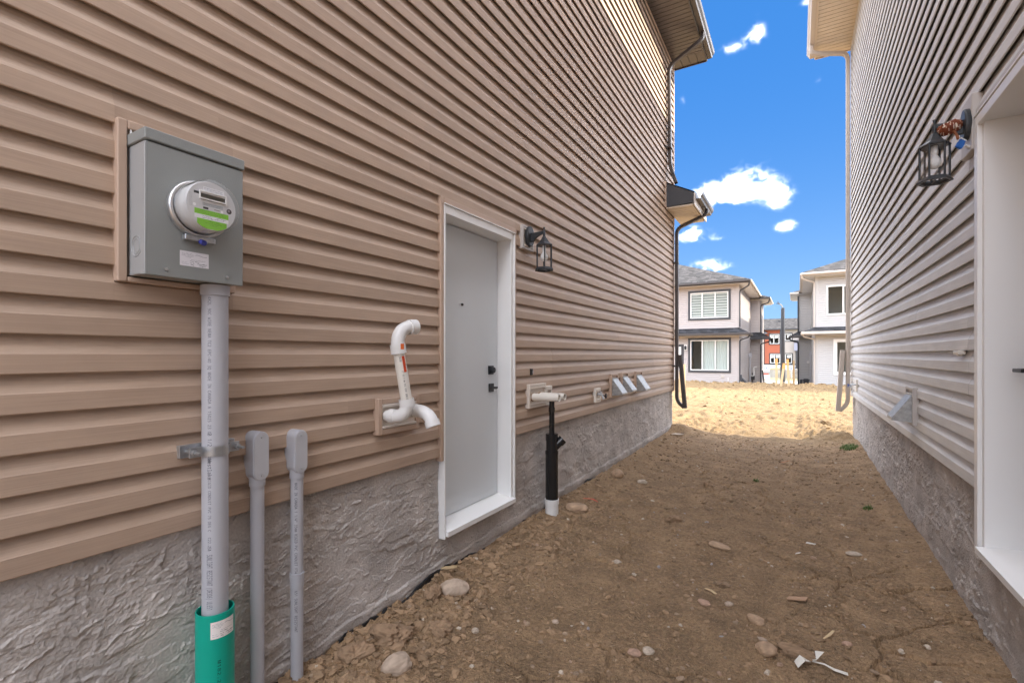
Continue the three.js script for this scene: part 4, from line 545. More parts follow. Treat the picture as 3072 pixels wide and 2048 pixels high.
// a window in a wall that faces the camera: x range, y range, depth of the wall face, pane edges as fractions
function farWindow(T, x0, x1, y0, y1, d, o) {
  const f = o.trim ?? 0.12, W = o.frame ?? 0.055, w = wpart(T, 'window', join([bx(x0, x0 + f, y0, y1, d - 0.05, d + 0.02, 0), bx(x1 - f, x1, y0, y1, d - 0.05, d + 0.02, 0), bx(x0 + f, x1 - f, y1 - f, y1, d - 0.05, d + 0.02), bx(x0 + f, x1 - f, y0, y0 + f, d - 0.05, d + 0.02)]), o.trimMat);
  const a = x0 + f, b = x1 - f, lo = y0 + f, hi = y1 - f, n = o.cuts;
  const g = [bx(a, a + W, lo, hi, d - 0.035, d + 0.04), bx(b - W, b, lo, hi, d - 0.035, d + 0.04), bx(a + W, b - W, lo, lo + W, d - 0.035, d + 0.04), bx(a + W, b - W, hi - W, hi, d - 0.035, d + 0.04)]; for (const c of n.slice(1, -1)) { const x = lerp(a, b, c); g.push(bx(x - W * 0.6, x + W * 0.6, lo + W, hi - W, d - 0.036, d + 0.04)); }
  wpart(T, 'frame', join(g), M.white, w);
  for (let i = 0; i + 1 < n.length; i++) {
    const p0 = i ? lerp(a, b, n[i]) + W * 0.6 : a + W, p1 = i + 2 < n.length ? lerp(a, b, n[i + 1]) - W * 0.6 : b - W;
    wpart(T, 'pane', poly([[V(p0, lo + W, d), V(p1, lo + W, d), V(p1, hi - W, d), V(p0, hi - W, d)]]), M.pane, w);
    if (o.blinds) { const k = o.blinds, st = (hi - lo - 2 * W) / k; for (let j = 0; j < k; j++) { wpart(T, 'blind_slat', bx(p0, p1, lo + W + j * st + st * 0.26, lo + W + (j + 1) * st, d + 0.05, d + 0.06), stripe, w); wpart(T, 'sheer_band', bx(p0, p1, lo + W + j * st, lo + W + j * st + st * 0.258, d + 0.052, d + 0.058), sheer, w); } }
    else if (o.curtains && o.curtains[i]) { const q = []; for (let j = 0; j <= 24; j++) { const t = j / 24; q.push([lerp(p0, p1, t), d + 0.07 + 0.02 * Math.sin(t * 26 + i)]); } const fs = []; for (let j = 0; j < 24; j++) fs.push([V(q[j][0], lo + W, q[j][1]), V(q[j + 1][0], lo + W, q[j + 1][1]), V(q[j + 1][0], hi - W, q[j + 1][1]), V(q[j][0], hi - W, q[j][1])]); wpart(T, 'curtain', poly(fs), curtain, w); }
    if (o.sticker) wpart(T, 'sticker', poly([[V(p1 - 0.42, hi - W - 0.42, d - 0.006), V(p1 - 0.06, hi - W - 0.42, d - 0.006), V(p1 - 0.06, hi - W - 0.08, d - 0.006), V(p1 - 0.42, hi - W - 0.08, d - 0.006)]]), M.white, w);
  }
  { const e = d + (o.deep ?? 3), X0 = a - 0.3, X1 = b + 0.3, Y0 = lo - 0.5, Y1 = hi + 0.25, q = d + 0.21; wpart(T, 'room', poly([[V(X0, Y0, e), V(X1, Y0, e), V(X1, Y1, e), V(X0, Y1, e)], [V(X0, Y0, q), V(X0, Y0, e), V(X0, Y1, e), V(X0, Y1, q)], [V(X1, Y0, e), V(X1, Y0, q), V(X1, Y1, q), V(X1, Y1, e)], [V(X0, Y1, e), V(X1, Y1, e), V(X1, Y1, q), V(X0, Y1, q)], [V(X0, Y0, q), V(X1, Y0, q), V(X1, Y0, e), V(X0, Y0, e)]]), plaster, w); }
  return w;
}
const lapWall = (T, name, F, y0, y1, s0, s1, op, m, pitch = 0.1087) => { const o = wpart(T, name, join(courses(F, y0, y1, pitch, s0, s1, op, 2.0)), m); return o; };
const FRONT = (d) => frame(V(0, 0, d), DIRX, TOCAM), SIDE = (x, s) => frame(new THREE.Vector3(x, 0, 0), DIRD, new THREE.Vector3(s, 0, 0));
{
  const T = thing('pink_house', 'two storey pinkish grey house with striped blinds across the yard', 'house', [-5.5, -0.5, -34]), d = 30, w = (...a) => wpart(T, ...a);
  const win1 = [-5.574, -3.265, 3.46, 5.19], win2 = [-5.574, -3.25, 0.41, 2.42], door = [-6.95, -5.83, -0.3, 2.06];
  const holes = [win1, win2, door], seg = []; const solid = (x0, x1, y0, y1) => seg.push(bx(x0, x1, y0, y1, d + 0.02, d + 0.2));
  solid(-9, -6.95, -1, 5.5); solid(-6.95, -5.83, 2.06, 5.5); solid(-5.83, -5.574, -1, 5.5); solid(-5.574, -3.25, -1, 0.41); solid(-5.574, -3.25, 2.42, 3.46); solid(-5.574, -3.25, 5.19, 5.5); solid(-3.25, -2.86, -1, 5.5);
  w('wall', join([...seg, bx(-9, -2.865, -1, 5.5, d + 3.3, 38.4), bx(-9, -8.7, -1, 5.5, d + 0.2, d + 3.3), bx(-2.93, -2.865, -1, 5.5, d + 0.2, d + 3.3), bx(-2.87, -2.27, -1, 5.3, 38.02, 42)]), M.core);
  lapWall(T, 'front_siding', FRONT(d + 0.02), -0.5, 5.42, -9, -2.86, holes, M.farPink); lapWall(T, 'side_siding', SIDE(-2.86, 1), -0.6, 5.4, d + 0.02, 38, [], M.farPink); lapWall(T, 'rear_wing_siding', FRONT(38.02), -0.7, 5.3, -2.86, -2.27, [], M.farPink); lapWall(T, 'rear_wing_side', SIDE(-2.27, 1), -0.7, 5.3, 38.02, 42, [], M.farPink);
  w('corner_post', bx(-2.95, -2.835, -0.6, 5.45, d - 0.005, d + 0.1), M.farPink); w('corner_post', bx(-2.36, -2.245, -0.7, 5.3, 38, 38.1), M.farPink);
  farWindow(T, ...win1, d, { trimMat: M.charcoal, cuts: [0, 0.32, 0.66, 1], blinds: 9 }); farWindow(T, ...win2, d, { trimMat: M.charcoal, cuts: [0, 0.32, 0.66, 1], curtains: [0, 1, 1] });
  w('door', join([bx(-6.95, -5.83, -0.3, 2.06, d - 0.02, d + 0.03)]), M.charcoal); w('door_panel', bx(-6.8, -5.98, -0.3, 1.92, d - 0.03, d - 0.021), M.white);
  w('upper_roof', hipRoof(-13, -2.28, 29.4, 40, 5.62, 0.42, 0.05), M.shingle); w('soffit', bx(-9.3, -2.3, 5.40, 5.43, 29.45, 39), M.almond); w('fascia', bx(-9.3, -2.29, 5.42, 5.56, 29.41, 29.45), M.bronze); w('side_fascia', bx(-2.3, -2.26, 5.42, 5.56, 29.45, 38.3), M.cream);
  w('gutter', bx(-9.3, -2.2, 5.47, 5.585, 29.28, 29.405, 0.02), M.bronze); w('side_gutter', bx(-2.255, -2.15, 5.47, 5.585, 29.45, 38.3, 0.02), M.cream);
  const pent = (x0, x1, d0, y0, y1, ov, hip) => poly([[V(x0, y0, d0 - ov), V(x1 + hip, y0, d0 - ov), V(x1, y1, d0), V(x0, y1, d0)], [V(x1 + hip, y0, d0 - ov), V(x1 + hip, y0, d0 + 1.2), V(x1, y1, d0 + 1.2), V(x1, y1, d0)], [V(x0, y0 - 0.02, d0 - ov), V(x0, y0 - 0.02, d0), V(x1 + hip, y0 - 0.02, d0), V(x1 + hip, y0 - 0.02, d0 - ov)]]);
  w('lower_roof', pent(-9, -2.835, d, 2.68, 2.98, 0.58, 0.56), M.shingleDark); w('lower_soffit', bx(-9, -2.3, 2.50, 2.53, 29.45, d - 0.001), M.almond); w('lower_gutter', bx(-9, -2.2, 2.535, 2.665, 29.3, 29.43, 0.02), M.bronze); w('lower_side_gutter', bx(-2.33, -2.2, 2.535, 2.665, 29.44, 31.2, 0.02), M.bronze);
  w('wing_roof', poly([[V(-2.87, 5.85, 38), V(-2.87, 5.5, 37.5), V(-1.65, 5.42, 37.5), V(-1.65, 5.42, 42)], [V(-2.87, 5.85, 38), V(-1.65, 5.42, 42), V(-2.87, 5.85, 42)]]), M.shingle); w('wing_soffit', bx(-2.855, -1.68, 5.26, 5.30, 37.55, 42), M.cream); w('wing_gutter', bx(-2.28, -1.6, 5.305, 5.42, 37.45, 37.55, 0.02), M.bronze); w('wing_side_gutter', bx(-1.68, -1.58, 5.305, 5.42, 37.56, 42, 0.02), M.cream);
  w('wing_lower_roof', poly([[V(-2.86, 2.66, 37.4), V(-1.62, 2.66, 37.4), V(-2.2, 3.02, 38), V(-2.86, 3.02, 38)], [V(-1.62, 2.66, 37.4), V(-1.62, 2.66, 41), V(-2.2, 3.02, 41), V(-2.2, 3.02, 38)]]), M.shingleDark); w('wing_lower_gutter', bx(-2.84, -1.56, 2.5, 2.65, 37.3, 37.42, 0.02), M.charcoal);
  const dir = DIRD.clone();
  w('downspout', sweep(round([V(-2.25, 5.48, 29.4), V(-2.3, 5.25, 29.45), V(-2.79, 5.05, d - 0.04), V(-2.79, 3.0, d - 0.04)], 0.1), 0.08, 0.07, dir), M.charcoal); w('downspout', sweep(round([V(-2.26, 2.56, 29.38), V(-2.3, 2.42, 29.5), V(-2.79, 2.26, d - 0.04), V(-2.79, -0.4, d - 0.04)], 0.1), 0.08, 0.07, dir), M.charcoal); w('downspout', sweep(round([V(-1.64, 5.3, 37.6), V(-1.7, 5.05, 37.7), V(-2.2, 4.9, 38), V(-2.2, 3, 38)], 0.1), 0.09, 0.08, dir), M.charcoal); w('downspout', sweep(round([V(-1.6, 2.5, 37.4), V(-1.65, 2.35, 37.6), V(-2.2, 2.2, 37.95), V(-2.2, -0.6, 37.95)], 0.1), 0.09, 0.08, dir), M.charcoal);
  w('downspout_extension', sweep([V(-2.66, -0.45, d - 0.06), V(-2.73, 0.32, d - 0.06)], 0.09, 0.08, dir), M.charcoal); w('downspout_extension', sweep([V(-1.98, -0.6, 37.9), V(-2.1, 0.35, 37.9)], 0.1, 0.09, dir), M.charcoal);
  w('roof_vent', join([bx(-5.35, -5.0, 6.28, 6.42, 31.2, 31.5, 0.02)]), M.charcoal); w('outlet', join([bx(-3.78, -3.6, 0.1, 0.28, d - 0.03, d + 0.01, 0.01), bx(-3.74, -3.64, 0.14, 0.24, d - 0.05, d - 0.031, 0.01)]), M.almond); w('utility_box', join([bx(-3.5, -3.33, -0.46, -0.2, d - 0.09, d - 0.001, 0.01), cyl(V(-3.4, -0.2, d - 0.04), V(-3.4, 0.15, d - 0.04), 0.015, 0.015, 8)]), M.white);
}
{ const L = thing('porch_lantern', 'small black lantern beside the door of the pinkish house', 'lantern', [-5.713, 1.87, -29.95]); wpart(L, 'plate', bx(-5.80, -5.63, 1.7, 2.05, 29.96, 29.985), M.white); wpart(L, 'body', join([cyl(V(-5.713, 1.74, 29.86), V(-5.713, 1.88, 29.86), 0.055, 0.065, 6), cyl(V(-5.713, 1.88, 29.86), V(-5.713, 1.98, 29.86), 0.08, 0.02, 6), bx(-5.725, -5.70, 1.9, 1.93, 29.86, 29.96)]), M.lamp); }
{ const U = thing('side_utilities', 'grey conduit and white vent pipe on the side of the pinkish house', 'pipes', [-2.75, -0.5, -36.5]); wpart(U, 'conduit', join([cyl(V(-2.76, -0.5, 36.3), V(-2.76, 1.25, 36.3), 0.06, 0.06, 12), bx(-2.84, -2.66, 1.25, 1.55, 36.15, 36.45, 0.02)]), M.conduit); wpart(U, 'vent', tube([V(-2.8, 0.0, 37.2), V(-2.6, 0.0, 37.2), V(-2.58, 0.55, 37.2), V(-2.4, 0.6, 37.2)], 0.045, 10, 24), M.pvc); wpart(U, 'gas_meter', join([bx(-2.82, -2.55, -0.3, 0.0, 37.3, 37.6, 0.05), cyl(V(-2.7, -0.5, 37.4), V(-2.7, 0.2, 37.4), 0.03, 0.03, 8)]), M.charcoal); wpart(U, 'dryer_hood', poly([[V(-2.84, 0.05, 31.6), V(-2.84, 0.05, 32.2), V(-2.62, -0.2, 32.2), V(-2.62, -0.2, 31.6)], [V(-2.84, 0.05, 31.6), V(-2.62, -0.2, 31.6), V(-2.84, -0.25, 31.6)]]), M.charcoal); }
{
  const T = thing('grey_house', 'two storey light grey house with white window frames across the yard', 'house', [4, -0.5, -34]), d = 30, w = (...a) => wpart(T, ...a);
  const win1 = [1.30, 3.5, 3.5, 5.04], win2 = [1.61, 3.9, 0.40, 2.26], seg = [], solid = (x0, x1, y0, y1) => seg.push(bx(x0, x1, y0, y1, d + 0.02, d + 0.2));
  solid(0.835, 1.30, -1, 5.6); solid(1.30, 1.61, -1, 3.5); solid(1.61, 3.5, 2.26, 3.5); solid(1.30, 3.5, 5.04, 5.6); solid(1.61, 3.9, -1, 0.40); solid(3.5, 3.9, 2.26, 5.6); solid(3.9, 9, -1, 5.6);
  w('wall', join([...seg, bx(0.84, 9, -1, 5.6, d + 3.3, 38.4), bx(0.84, 0.93, -1, 5.6, d + 0.2, d + 3.3), bx(0.11, 0.84, -1, 5.5, 38.02, 42)]), M.core);
  lapWall(T, 'front_siding', FRONT(d + 0.02), -0.5, 5.55, 0.835, 9, [win1, win2], M.farGrey); lapWall(T, 'side_siding', SIDE(0.835, -1), -0.6, 5.5, d + 0.02, 38, [], M.farGrey); lapWall(T, 'rear_wing_siding', FRONT(38.02), -0.7, 5.5, 0.11, 0.835, [], M.farGrey); lapWall(T, 'rear_wing_side', SIDE(0.11, -1), -0.7, 5.5, 38.02, 42, [], M.farGrey);
  w('corner_post', bx(0.81, 0.93, -0.6, 5.55, d - 0.005, d + 0.1), M.farGrey); w('corner_post', bx(0.085, 0.2, -0.7, 5.5, 38, 38.1), M.farGrey);
  farWindow(T, ...win1, d, { trim: 0.02, trimMat: M.white, frame: 0.06, cuts: [0, 0.33, 0.67, 1] }); farWindow(T, ...win2, d, { trim: 0.10, trimMat: grille, frame: 0.06, cuts: [0, 0.33, 0.67, 1] });
  w('upper_roof', hipRoof(0.24, 11, 29.4, 40, 5.74, 0.42, 0.05), M.shingle); w('soffit', bx(0.28, 9.3, 5.52, 5.55, 29.45, 39), M.farGrey); w('fascia', bx(0.27, 9.3, 5.54, 5.68, 29.41, 29.45), M.almond); w('side_fascia', bx(0.24, 0.28, 5.54, 5.68, 29.45, 38.3), M.almond);
  w('gutter', bx(0.17, 9.3, 5.59, 5.705, 29.28, 29.405, 0.02), M.almond); w('side_gutter', bx(0.12, 0.235, 5.59, 5.705, 29.45, 38.3, 0.02), M.almond);
  w('lower_roof', poly([[V(0.25, 2.66, 29.42), V(9, 2.66, 29.42), V(9, 2.9, d), V(0.81, 2.9, d)], [V(0.25, 2.66, 31.2), V(0.25, 2.66, 29.42), V(0.81, 2.9, d), V(0.81, 2.9, 31.2)], [V(0.25, 2.64, 29.42), V(0.25, 2.64, d), V(9, 2.64, d), V(9, 2.64, 29.42)]]), M.shingleDark); w('lower_soffit', bx(0.3, 9, 2.44, 2.47, 29.45, d - 0.001), M.almond); w('lower_gutter', bx(0.18, 9, 2.5, 2.645, 29.28, 29.41, 0.02), M.almond); w('lower_side_gutter', bx(0.16, 0.29, 2.5, 2.645, 29.42, 31.2, 0.02), M.almond);
  w('wing_roof', poly([[V(0.84, 6.0, 38), V(0.84, 5.7, 37.5), V(-0.35, 5.62, 37.5), V(-0.35, 5.62, 42)], [V(0.84, 6, 38), V(-0.35, 5.62, 42), V(0.84, 6, 42)]]), M.shingle); w('wing_soffit', bx(-0.33, 0.83, 5.46, 5.5, 37.55, 42), M.farGrey); w('wing_gutter', bx(-0.42, 0.1, 5.5, 5.62, 37.45, 37.55, 0.02), M.almond); w('wing_side_gutter', bx(-0.44, -0.34, 5.5, 5.62, 37.56, 42, 0.02), M.almond);
  w('wing_lower_roof', poly([[V(-0.42, 2.72, 37.4), V(0.83, 2.72, 37.4), V(0.83, 3.02, 38), V(0.06, 3.02, 38)], [V(-0.42, 2.72, 41), V(-0.42, 2.72, 37.4), V(0.06, 3.02, 38), V(0.06, 3.02, 41)]]), M.shingleDark); w('wing_lower_gutter', bx(-0.5, 0.83, 2.56, 2.71, 37.3, 37.42, 0.02), M.bronze); w('wing_lower_side_gutter', bx(-0.52, -0.43, 2.56, 2.71, 37.43, 41, 0.02), M.almond);
  const dir = DIRD.clone();
  w('downspout', sweep(round([V(0.2, 5.6, 29.4), V(0.22, 5.4, 29.45), V(0.765, 5.25, d - 0.04), V(0.765, 2.9, d - 0.04)], 0.1), 0.08, 0.07, dir), M.almond); w('downspout', sweep(round([V(0.24, 2.5, 29.38), V(0.28, 2.38, 29.5), V(0.77, 2.26, d - 0.04), V(0.77, -0.4, d - 0.04)], 0.1), 0.08, 0.07, dir), M.almond); w('downspout', sweep(round([V(-0.46, 2.56, 37.4), V(-0.4, 2.42, 37.6), V(0.05, 2.28, 37.95), V(0.05, -0.7, 37.95)], 0.1), 0.1, 0.09, dir), M.charcoal); w('downspout', sweep([V(0.05, 5.4, 37.95), V(0.05, 3, 37.95)], 0.1, 0.09, dir), M.charcoal);
  w('vent_stub', cyl(V(0.62, 0.95, 37.98), V(0.62, 0.95, 37.8), 0.08, 0.08, 14), M.pvc); w('conduit', join([cyl(V(0.76, -0.5, 37.4), V(0.76, 1.4, 37.4), 0.05, 0.05, 12), bx(0.68, 0.83, 1.35, 1.7, 37.3, 37.5, 0.02)]), M.conduit); w('gas_meter', join([bx(0.35, 0.65, -0.45, -0.15, 37.6, 37.85, 0.05), bx(0.15, 0.3, -0.5, -0.2, 37.6, 37.8, 0.04), cyl(V(0.3, -0.25, 37.7), V(0.75, -0.25, 37.7), 0.03, 0.03, 8)]), M.charcoal);
}
{
  const T = thing('red_house', 'long town house row with brick red and greige siding under construction', 'house', [-2.5, -1, -73]), d = 70, w = (...a) => wpart(T, ...a), red = std([0.46, 0.13, 0.07], 0.7), gre = std([0.50, 0.45, 0.41], 0.7);
  const wins = [[-3.15, -1.85, 2.72, 4.18], [-1.48, -0.5, 3.1, 4.2], [-3.1, -1.75, 0.25, 1.66], [-1.42, -0.48, 0.25, 1.66]];
  w('wall', join([bx(-12, 6, -1.2, 4.75, d + 3.4, 78), bx(-12, -11.7, -1.2, 4.75, d + 0.1, d + 3.4), bx(5.7, 6, -1.2, 4.75, d + 0.1, d + 3.4)]), M.core);
  lapWall(T, 'red_siding', FRONT(d + 0.02), 0.3, 4.72, -5.2, -1.92, wins, red, 0.15); lapWall(T, 'greige_siding', FRONT(d + 0.02), 0.3, 4.72, -1.78, 6, wins, gre, 0.15); lapWall(T, 'white_siding', FRONT(d + 0.02), 0.3, 4.72, -12, -5.2, [], gre, 0.15);
  w('trim_band', join([bx(-1.92, -1.78, 0.2, 4.72, d - 0.03, d + 0.05), bx(-12, 6, 0.16, 0.3, d - 0.03, d + 0.05), bx(-3.75, -3.62, 0.3, 4.7, d - 0.04, d + 0.04), bx(-4.6, -3.75, 1.95, 2.1, d - 0.05, d + 0.04)]), M.charcoal);
  w('white_bay', bx(-4.6, -3.75, -0.2, 1.94, d - 0.06, d + 0.01), std([0.6, 0.58, 0.6], 0.7));
  for (const q of wins) farWindow(T, ...q, d, { trim: 0.12, trimMat: M.charcoal, frame: 0.07, cuts: q[1] - q[0] > 1.2 ? [0, 0.42, 1] : [0, 1], sticker: true });
  const wrapT = canvasTex(1024, 128, (c) => { c.fillStyle = '#eceef2'; c.fillRect(0, 0, 1024, 128); c.fillStyle = '#3a52a0'; c.font = 'bold 60px sans-serif'; for (const x of [40, 400, 760]) c.fillText('TSLUMBER', x, 84); });
  const wrap = poly([[V(-5.2, -0.72, d), V(0.4, -0.72, d), V(0.4, 0.16, d), V(-5.2, 0.16, d)]]); { const a = wrap.attributes.uv; for (let i = 0; i < a.count; i++) a.setXY(i, a.getX(i) / 5.6, a.getY(i) / 0.88); } w('house_wrap', wrap, new THREE.MeshStandardMaterial({ map: wrapT, roughness: 0.6 })); w('foundation', bx(-12, 6, -1.3, 0.16, d + 0.02, d + 0.2), M.concrete);
  w('roof', poly([[V(-12.5, 4.72, d - 0.5), V(6.5, 4.62, d - 0.5), V(6.5, 6.25, d + 4), V(-12.5, 6.35, d + 4)], [V(6.5, 6.25, d + 4), V(-12.5, 6.35, d + 4), V(-12.5, 4.7, d + 8), V(6.5, 4.7, d + 8)]]), M.shingle); w('fascia', bx(-12.5, 6.5, 4.58, 4.73, d - 0.52, d - 0.45), M.charcoal);
  w('porch_roof', poly([[V(-4.6, 4.1, d - 1.2), V(-3.2, 4.1, d - 1.2), V(-3.6, 4.55, d), V(-4.6, 4.55, d)], [V(-4.6, 4.08, d - 1.2), V(-4.6, 4.08, d), V(-3.2, 4.08, d), V(-3.2, 4.08, d - 1.2)]]), M.charcoal); w('bay', bx(-0.35, 1.2, 1.95, 3.0, d - 0.9, d + 0.01), std([0.30, 0.31, 0.40], 0.6)); w('bay_roof', poly([[V(-0.4, 3.0, d - 1), V(1.3, 3.0, d - 1), V(1.3, 3.3, d), V(-0.4, 3.3, d)]]), M.charcoal); w('bay_post', bx(-0.2, 0.05, -0.9, 1.95, d - 0.8, d - 0.6), M.charcoal); w('roof_vent', bx(-2.2, -1.9, 5.75, 5.95, d + 2.6, d + 2.9), M.charcoal);
}
{ const T = thing('street_lamp', 'tall dark street lamp pole between the far houses', 'street lamp', [-1.02, -1, -45]); wpart(T, 'pole', cyl(V(-1.02, -1.05, 45), V(-1.02, 5.25, 45), 0.2, 0.13, 16), M.charcoal); wpart(T, 'arm', tube([V(-1.02, 5.2, 45), V(-1.1, 5.45, 44.9), V(-1.35, 5.6, 44.7)], 0.04, 8, 12), M.concrete); wpart(T, 'lamp_head', join([bx(-1.48, -1.22, 5.57, 5.63, 44.6, 44.75, 0.03), cyl(V(-1.35, 5.63, 44.7), V(-1.35, 5.78, 44.7), 0.03, 0.03, 8)]), M.charcoal); wpart(T, 'base', cyl(V(-1.02, -1.06, 45), V(-1.02, -0.75, 45), 0.27, 0.24, 16), M.concrete); }
const stakes = [['wooden survey stake standing upright, left of the street lamp pole', -0.915, 28, -0.915, 1.25, false], ['leaning wooden stake with an orange painted top', -0.725, 27.6, -0.565, 1.02, true], ['slim wooden survey stake standing right of the leaning stake', -0.366, 27.9, -0.424, 1.22, false]];
for (const [lb, x, d, x2, y2, pnt] of stakes) { const y = ground(x, d), T = thing('survey_stake', lb, 'stake', [x, y, -d], 0, 'survey stakes on the rubble ridge'); const g = (a, b, w) => { const s = bx(-w, w, 0, 1, -0.016, 0.016); const L = V(a.x, a.y, d).distanceTo(b); s.scale(1, L, 1); s.applyQuaternion(new THREE.Quaternion().setFromUnitVectors(new THREE.Vector3(0, 1, 0), b.clone().sub(a).normalize())); return s.translate(a.x, a.y, a.z); }; const a = V(x, y - 0.1, d), b = V(x2, y2, d), m = a.clone().lerp(b, 0.78); wpart(T, 'shaft', g(a, m, 0.055), M.wood); wpart(T, 'top', g(m, b, pnt ? 0.062 : 0.054), M.orangePaint); }
{ const d = 43.5, T = thing('wooden_post', 'short pale wooden post beside the far grey house', 'stake', [-0.24, -1, -d]); wpart(T, 'shaft', bx(-0.31, -0.17, -1.1, 0.99, d - 0.05, d + 0.05), M.wood); }
{ const d = 24, T = thing('lumber_post', 'raw lumber post standing before the pinkish house', 'post', [-4.66, -0.3, -d]); wpart(T, 'shaft', bx(-4.72, -4.60, -0.4, 0.99, d - 0.05, d + 0.05, 0.004), M.wood); wpart(T, 'brace', bx(-4.90, -4.79, -0.4, 0.70, d + 0.06, d + 0.12, 0.004), M.wood); }
for (const [lb, x, r, h, tp] of [['round concrete manhole section with a wooden pallet on it', -1.98, 0.56, 0.75, true], ['round concrete manhole section beside the timber stack', -0.86, 0.38, 0.68, false]]) { const d = 58, T = thing('manhole_section', lb, 'concrete ring', [x, -0.95, -d], 0, 'concrete rings by the street'); wpart(T, 'ring', pipe(V(x, -0.97, d), V(x, -0.97 + h + 0.1, d), r, 0.09, 32), M.concrete); if (tp) wpart(T, 'cover', bx(x - 0.5, x + 0.5, -0.115, 0.06, d - 0.4, d + 0.4, 0.01), M.wood); else wpart(T, 'cover', cyl(V(x, -0.185, d), V(x, -0.12, d), r, r, 24), M.concrete); }
{ const d = 57, T = thing('timber_stack', 'stack of pale timber by the far street', 'lumber', [-0.25, -0.95, -d]); for (let i = 0; i < 6; i++) wpart(T, 'board', bx(-0.47 + (i % 2) * 0.03, 0.1, -0.94 + i * 0.165, -0.83 + i * 0.165, d - 0.5, d + 0.5, 0.01), M.concrete); }
{ const d = 50.5, T = thing('site_sign', 'white construction site sign with a red band by the street', 'sign', [-2.4, -1, -d]); wpart(T, 'panel', bx(-2.7, -2.18, -0.8, -0.42, d, d + 0.03), M.white); wpart(T, 'band', bx(-2.7, -2.3, -0.41, -0.28, d, d + 0.03), std([0.6, 0.1, 0.06], 0.6)); wpart(T, 'leg', bx(-2.66, -2.62, -1.1, -0.8, d, d + 0.03), M.wood); wpart(T, 'leg', bx(-2.24, -2.2, -1.1, -0.8, d, d + 0.03), M.wood); }

// ------------------------------------------------------------------ stones, litter and plants on the earth
function stoneGeo(seed, sx, sy, sz, rough = 0.3, fine = 0.03) {
  const g = mergeVertices(new THREE.IcosahedronGeometry(1, 14).deleteAttribute('uv').deleteAttribute('normal')), p = g.attributes.position, col = new Float32Array(p.count * 3);
  const n3 = (x, y, z, o) => (fbm(x + seed, y + z * 0.7 + seed * 2, o) + fbm(y + 5 - seed, z + x * 0.6, o) + fbm(z + 11, x - y * 0.7 + seed, o)) * 0.6;
  for (let i = 0; i < p.count; i++) { const x = p.getX(i), y = p.getY(i), z = p.getZ(i), k = 1 + rough * n3(x * 0.9, y * 0.9, z * 0.9, 3) + fine * n3(x * 6, y * 6, z * 6, 3), c = clamp(1 + 0.5 * n3(x * 2.2 + 8, y * 2.2, z * 2.2, 4), 0.5, 1.35); p.setXYZ(i, x * k * sx, y * k * sy, z * k * sz); col.set([c, c * 0.985, c * 0.96], i * 3); }
  g.setAttribute('color', new THREE.BufferAttribute(col, 3)); g.computeVertexNormals(); return g;
}
const stones = [ // label, x, D, half sizes, turn, material
  ['large pale rounded cobble by the tan foundation near the door', -1.78, 2.33, 0.085, 0.06, 0.062, 0.5, 0], ['pale oval cobble half sunk in loose soil by the conduits', -1.60, 1.66, 0.075, 0.05, 0.05, 0.9, 0], ['round stone against the tan foundation past the drain pipe', -1.80, 5.45, 0.075, 0.06, 0.065, 0, 1], ['flat earthy rock at the foot of the black drain pipe', -1.74, 4.12, 0.11, 0.045, 0.08, 0.3, 1], ['small flat stone near the round one by the tan foundation', -1.52, 5.48, 0.06, 0.025, 0.04, 0.5, 2],
  ['flat tan stone in the middle of the passage', -0.514, 3.98, 0.085, 0.02, 0.045, -0.4, 1], ['smooth brown stone lying on the broken earth ledge', -0.2, 2.98, 0.05, 0.024, 0.032, -0.6, 1], ['grey pebble near the curled leaf', -0.476, 3.04, 0.04, 0.014, 0.03, -0.7, 3], ['rounded dirty stone near the torn paper', -0.13, 2.67, 0.05, 0.028, 0.04, 0, 1], ['reddish brick fragment near the greige foundation', 0.217, 2.97, 0.022, 0.012, 0.018, 0.3, 3], ['small pale stone right of a darker twin', -0.634, 2.40, 0.03, 0.016, 0.026, 0.5, 2], ['small pinkish stone left of a paler twin', -0.69, 2.35, 0.034, 0.014, 0.024, 0.1, 3], ['pale flat stone toward the greige wall', 0.357, 4.31, 0.05, 0.014, 0.03, 0.2, 2], ['small tan stone between ledge and leaf', -0.348, 3.1, 0.026, 0.012, 0.02, 0.6, 0], ['pale oval pebble in front of the door sill', -1.1, 3.33, 0.03, 0.014, 0.024, 0.2, 2], ['pale chunky pebble between the cobbles and the passage middle', -1.467, 2.1, 0.02, 0.014, 0.018, 0.2, 2], ['cream pebble below the earth ledge', -0.156, 2.78, 0.028, 0.012, 0.018, -0.3, 0], ['small tan pebble beside the passage crack', -1.145, 2.41, 0.02, 0.01, 0.016, 0.3, 0]];
stones.forEach(([lb, x, d, a, b, c, t, m], i) => { const o = single('stone', stoneGeo(i * 3.7 + 1, a, b, c, 0.28), M.stone[m], lb, 'stone', 'stones on the bare earth'); o.position.set(x, ground(x, d) + b * 0.4, -d); o.rotation.y = t; });
const clods = [['big crumbly clod of earth by the tan foundation', -1.80, 1.81, 0.11, 0.055, 0.08], ['earth clod at the tan wall behind the membrane', -1.85, 1.62, 0.085, 0.05, 0.07], ['broken earth clod beside the pale cobble', -1.85, 2.22, 0.06, 0.045, 0.05], ['lumpy clod between the two cobbles', -1.62, 2.0, 0.06, 0.035, 0.05], ['dark clod standing up in the passage', -0.936, 4.42, 0.08, 0.035, 0.05], ['round dark clod far down the passage', -0.861, 5.78, 0.055, 0.035, 0.05], ['long earth clod near the torn paper', 0.0, 2.74, 0.085, 0.028, 0.04]];
clods.forEach(([lb, x, d, a, b, c], i) => { const o = single('earth_clod', stoneGeo(i * 5.1 + 60, a, b, c, 0.8, 0.30), M.soil, lb, 'clod', 'clods of earth'); o.position.set(x, ground(x, d) + b * 0.25, -d); o.rotation.y = i; });
